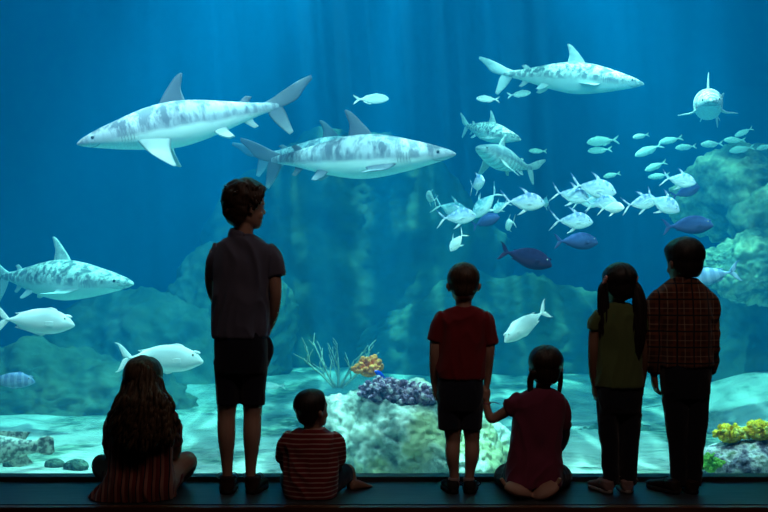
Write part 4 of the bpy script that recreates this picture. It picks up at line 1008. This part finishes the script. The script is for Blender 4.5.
fl = generic('unicornfish', UNI, uni_fins(), M_unil, M_unil, (.105, .042, .014), .1, horn(M_unil))
swim(fw, 35, 320.5, 6.7, 82, -6, -2, 'white unicornfish at the left edge below the speckled shark, swimming right', proto=True)
swim(fw, 160, 358, 6.7, 88, -6, 0, 'white unicornfish above the head of the long-haired child, swimming right')
swim(fw, 526, 324, 6.8, 55, 205, -30, 'white unicornfish diving left above the child with two braids')
swim(fl, 10, 380, 6.8, 50, 0, 0, 'pale blue fish at the left edge below the white unicornfish', proto=True)
swim(fd, 526, 257, 6.6, 53, -10, -14, 'dark purple unicornfish between the child in red and the pigtailed child, swimming right', proto=True)
swim(fb, 577, 241, 6.7, 44, 12, 1, 'dark blue unicornfish above the head of the pigtailed child', proto=True)
swim(fb, 485, 221, 7.3, 28, -30, 18, 'dark blue unicornfish below the silver shoal, left of the other dark ones')
swim(fb, 688, 225, 6.7, 48, -8, 4, 'dark blue unicornfish just above the head of the plaid-shirted child')
swim(fb, 686, 191, 7.7, 32, 20, 22, 'dark blue unicornfish behind the silver fish at upper right')
swim(fl, 708, 276, 7.0, 60, 172, -10, 'pale blue fish half hidden behind the head of the plaid-shirted child', rx=0)

# silver jacks: deep flat body, thin forked tail
JACK = [(0, .0, -.02, .006), (.03, .040, -.055, .022), (.08, .100, -.095, .036), (.16, .165, -.140, .050), (.27, .205, -.175, .058), (.38, .205, -.180, .056), (.50, .160, -.145, .044), (.60, .100, -.092, .030), (.69, .045, -.040, .018), (.75, .020, -.018, .012), (.79, .016, -.014, .008)]
JF = [('dorsal_fin', [med([(.34, .185, .44, .170), (.40, .240, .46, .205), (.48, .290, .51, .262), (.58, .325, .585, .318)]), med([(.44, .165, .70, .036), (.48, .178, .72, .050)])], .004),
      ('anal_fin', [med([(.36, -.165, .46, -.145), (.42, -.215, .48, -.182), (.50, -.262, .53, -.240), (.58, -.290, .585, -.285)]), med([(.46, -.145, .70, -.034), (.50, -.158, .72, -.046)])], .004),
      ('tail_fin', [med([(.76, .016, .80, .0), (.83, .085, .86, .05), (.90, .16, .92, .13), (1.0, .245, 1.0, .24)]), med([(.76, -.016, .80, -.0), (.83, -.085, .86, -.05), (.90, -.16, .92, -.13), (1.0, -.245, 1.0, -.24)])], .006),
      ('pectoral_fin', [[((X(.25), sg * .052, .0), (X(.255), sg * .052, -.05)), ((X(.33), sg * .075, -.01), (X(.33), sg * .075, -.05)), ((X(.42), sg * .08, -.05), (X(.42), sg * .08, -.055))] for sg in (-1, 1)], .003)]
M_jk = fish_mat('silver_blue_jack_skin', (.08, .20, .46), (.26, .42, .64), (.80, .88, .88), -.16, .16, (.85, .92, .98), .8, 9, .3, spec=.7)
M_jp = fish_mat('pale_jack_skin', (.55, .70, .74), (.78, .86, .86), (.92, .94, .88), -.16, .2, (.9, .9, .85), .4, 8, .35)
M_jt = fish_mat('turquoise_jack_skin', (.06, .28, .38), (.18, .44, .52), (.55, .76, .76), -.16, .16, (.6, .82, .88), .8, 9, .35)
jk = generic('jack_fish', JACK, JF, M_jk, M_jk, (.085, .030, .020), .1)
jp = generic('jack_fish', JACK, JF, M_jp, M_jp, (.085, .030, .020), -.1)
jt = generic('jack_fish', JACK, JF, M_jt, M_jt, (.085, .030, .020), .1)
G1 = 'silver shoal in the middle of the tank'
jacks = [  # proto, px, py, Y, length px, rz, ry, label
 (jk, 476, 184, 7.5, 12, -70, 5, 'round silver-blue jack facing the viewer at the top left of the shoal'),
 (jp, 431, 198, 7.8, 8, 108, 20, 'small pale jack at the far left of the shoal'),
 (jt, 450, 209, 7.9, 34, -20, -18, 'turquoise jack behind the lowest left jack of the shoal'),
 (jk, 456, 217, 7.4, 36, -12, 4, 'silver-blue jack at the left end of the shoal, forked tail spread'),
 (jt, 487, 203, 7.4, 32, 150, -42, 'turquoise jack diving left, next to the dark blue unicornfish'),
 (jt, 501, 206, 7.8, 18, 215, -30, 'small turquoise jack wedged behind the jack swimming right'),
 (jk, 522, 202, 7.2, 40, -14, -4, 'bright silver-blue jack in the centre of the shoal swimming right'),
 (jp, 510, 224, 7.9, 8, 100, -10, 'tiny pale jack below the centre of the shoal'),
 (jp, 458, 241, 7.3, 22, 205, -48, 'pale jack diving below the left end of the shoal'),
 (jt, 547, 203, 7.8, 7, 98, 8, 'thin turquoise jack seen from behind in the gap of the shoal'),
 (jk, 570, 195, 7.5, 34, -20, -12, 'silver-blue jack leading the right cluster at its left end'),
 (jk, 592, 188, 7.4, 42, -14, -12, 'silver-blue jack at the top of the right cluster'),
 (jt, 587, 202, 7.7, 28, 14, 0, 'turquoise jack at the bottom of the right cluster'),
 (jk, 600, 203, 7.3, 26, -30, 6, 'round silver jack in the middle of the right cluster'),
 (jp, 611, 208, 7.2, 20, -40, 0, 'pale jack at the right end of the right cluster'),
 (jk, 571, 221, 7.3, 38, -12, -3, 'silver-blue jack alone under the right cluster'),
 (jk, 640, 203, 7.4, 34, 10, 10, 'silver jack above the plaid-shirted child, left one of the pair'),
 (jk, 661, 203, 7.2, 30, -38, -25, 'silver jack above the plaid-shirted child, right one of the pair'),
 (jk, 678, 180, 7.4, 28, -30, -12, 'silver jack overlapping a dark blue unicornfish at upper right')]
used = set()
for p_, px, py, Y, l, rz, ry, lab in jacks:
    swim(p_, px, py, Y, l, rz, ry, lab, 'fish', G1, proto=(p_ not in used), k=1.12); used.add(p_)
# slim silver fish
SLIM = [(0, .0, -.01, .006), (.03, .035, -.045, .024), (.08, .075, -.075, .040), (.17, .115, -.110, .055), (.30, .140, -.135, .062), (.45, .135, -.130, .058), (.60, .095, -.092, .042), (.72, .045, -.045, .022), (.80, .022, -.022, .012), (.84, .020, -.020, .008)]
SF = [('dorsal_fin', [med([(.28, .130, .66, .065), (.32, .165, .68, .085)])], .004), ('anal_fin', [med([(.48, -.125, .70, -.050), (.52, -.155, .72, -.075)])], .004),
      ('tail_fin', [med([(.80, .018, .86, .0), (.88, .07, .92, .03), (1.0, .14, .99, .12)]), med([(.80, -.018, .86, -.0), (.88, -.07, .92, -.03), (1.0, -.14, .99, -.12)])], .005)]
M_sl = fish_mat('silver_green_skin', (.50, .66, .62), (.72, .82, .78), (.88, .94, .88), -.1, .12)
M_sch = fish_mat('school_fish_skin', (.40, .62, .52), (.58, .78, .66), (.75, .88, .78), -.1, .12, (.8, .9, .8), .4, 10)
M_blu = simple('vivid_blue_skin', (.01, .08, .75), .4)
sl = generic('silver_fish', SLIM, SF, M_sl, M_sl, (.10, .03, .02))
swim(sl, 371, 99, 7.9, 36, 2, 2, 'small silver fish above the grey shark that swims right', proto=True)
swim(sl, 488, 99, 8.2, 24, 186, 2, 'small silver fish left below the speckled shark at the top')
swim(sl, 273, 386, 8.4, 26, 175, 0, 'small turquoise fish between the tallest child and the branching coral')
swim(sl, 519, 94, 9.0, 24, 0, 8, 'faint thin fish under the tail of the top speckled shark')
sc = generic('school_fish', SLIM, SF, M_sch, M_sch, (.10, .03, .02))
school = [(603, 141, 34, 6), (600, 150, 24, 4), (641, 136, 18, 12), (649, 150, 30, 22), (671, 140, 24, 12), (686, 147, 22, 6), (712, 144, 24, 4), (735, 140, 22, 0), (744, 132, 20, 25), (742, 149, 26, 10),
          (765, 147, 18, 14), (612, 175, 18, 12), (656, 166, 24, 22), (659, 176, 22, 6), (538, 151, 18, -2)]
lab = ['upper of two overlapping green fish at the left end of the school', 'lower of two overlapping green fish at the left end of the school', 'small green fish top left of the school', 'bright green fish slanting below the small one', 'green fish in the upper middle of the school', 'dim green fish right of the slanting one',
       'green fish in the middle of the school below the head-on shark', 'dim green fish below the right fin of the head-on shark', 'bright small fish at the top right of the school', 'long green fish near the right end of the school', 'green fish at the right edge of the picture',
       'lone small green fish right of the silver cluster', 'green fish at the bottom of the school, upper of two', 'green fish at the bottom of the school, lower of two', 'lone faint green fish right of the small striped shark']
for i, ((px, py, l, an), lb) in enumerate(zip(school, lab)):
    swim(sc, px, py, 9.6, l, 180 + random.Random(i).uniform(-12, 12), -an, lb, 'fish', 'hazy school of green fish at upper right', proto=(i == 0))
bl = generic('blue_fish', SLIM, SF, M_blu, M_blu, (.10, .03, .02))
swim(bl, 381, 375, 6.7, 15, 215, 30, 'small vivid blue fish beside the orange coral', proto=True)
# spotted grouper at the bottom left
GRP = [(0, .0, -.03, .02), (.04, .045, -.065, .05), (.10, .085, -.100, .075), (.20, .125, -.135, .095), (.32, .145, -.150, .100), (.46, .140, -.145, .090), (.60, .110, -.115, .066), (.72, .075, -.080, .042), (.80, .062, -.066, .028), (.85, .062, -.064, .018)]
GF = [('dorsal_fin', [med([(.26, .130, .74, .066), (.29, .175, .78, .120), (.34, .190, .80, .140)])], .006), ('anal_fin', [med([(.56, -.115, .74, -.072), (.60, -.165, .78, -.130), (.66, -.185, .80, -.160)])], .006),
      ('pelvic_fin', [[((X(.28), sg * .05, -.13), (X(.34), sg * .05, -.13)), ((X(.33), sg * .07, -.18), (X(.40), sg * .07, -.17)), ((X(.40), sg * .075, -.20), (X(.42), sg * .075, -.195))] for sg in (-1, 1)], .005),
      ('pectoral_fin', [[((X(.27), sg * .095, .0), (X(.28), sg * .095, -.07)), ((X(.34), sg * .13, .02), (X(.35), sg * .13, -.09)), ((X(.42), sg * .14, .0), (X(.42), sg * .14, -.07))] for sg in (-1, 1)], .005),
      ('tail_fin', [[((X(.84), 0, .062), (X(.84), 0, -.064)), ((X(.90), 0, .085), (X(.90), 0, -.088)), ((X(.96), 0, .090), (X(.96), 0, -.092)), ((X(1.0), 0, .070), (X(1.0), 0, -.072))]], .010)]
M_grp = fish_mat('spotted_grouper_skin', (.50, .54, .46), (.78, .80, .66), (.84, .86, .74), -.75, .05, (.06, .08, .09), .95, 19, rough=.6)
gp = generic('grouper', GRP, GF, M_grp, M_grp, (.10, .05, .016))
swim(gp, 0, 449, 6.3, 106, 184, -4, 'large pale grouper with dark blotches at the bottom left corner', proto=True)
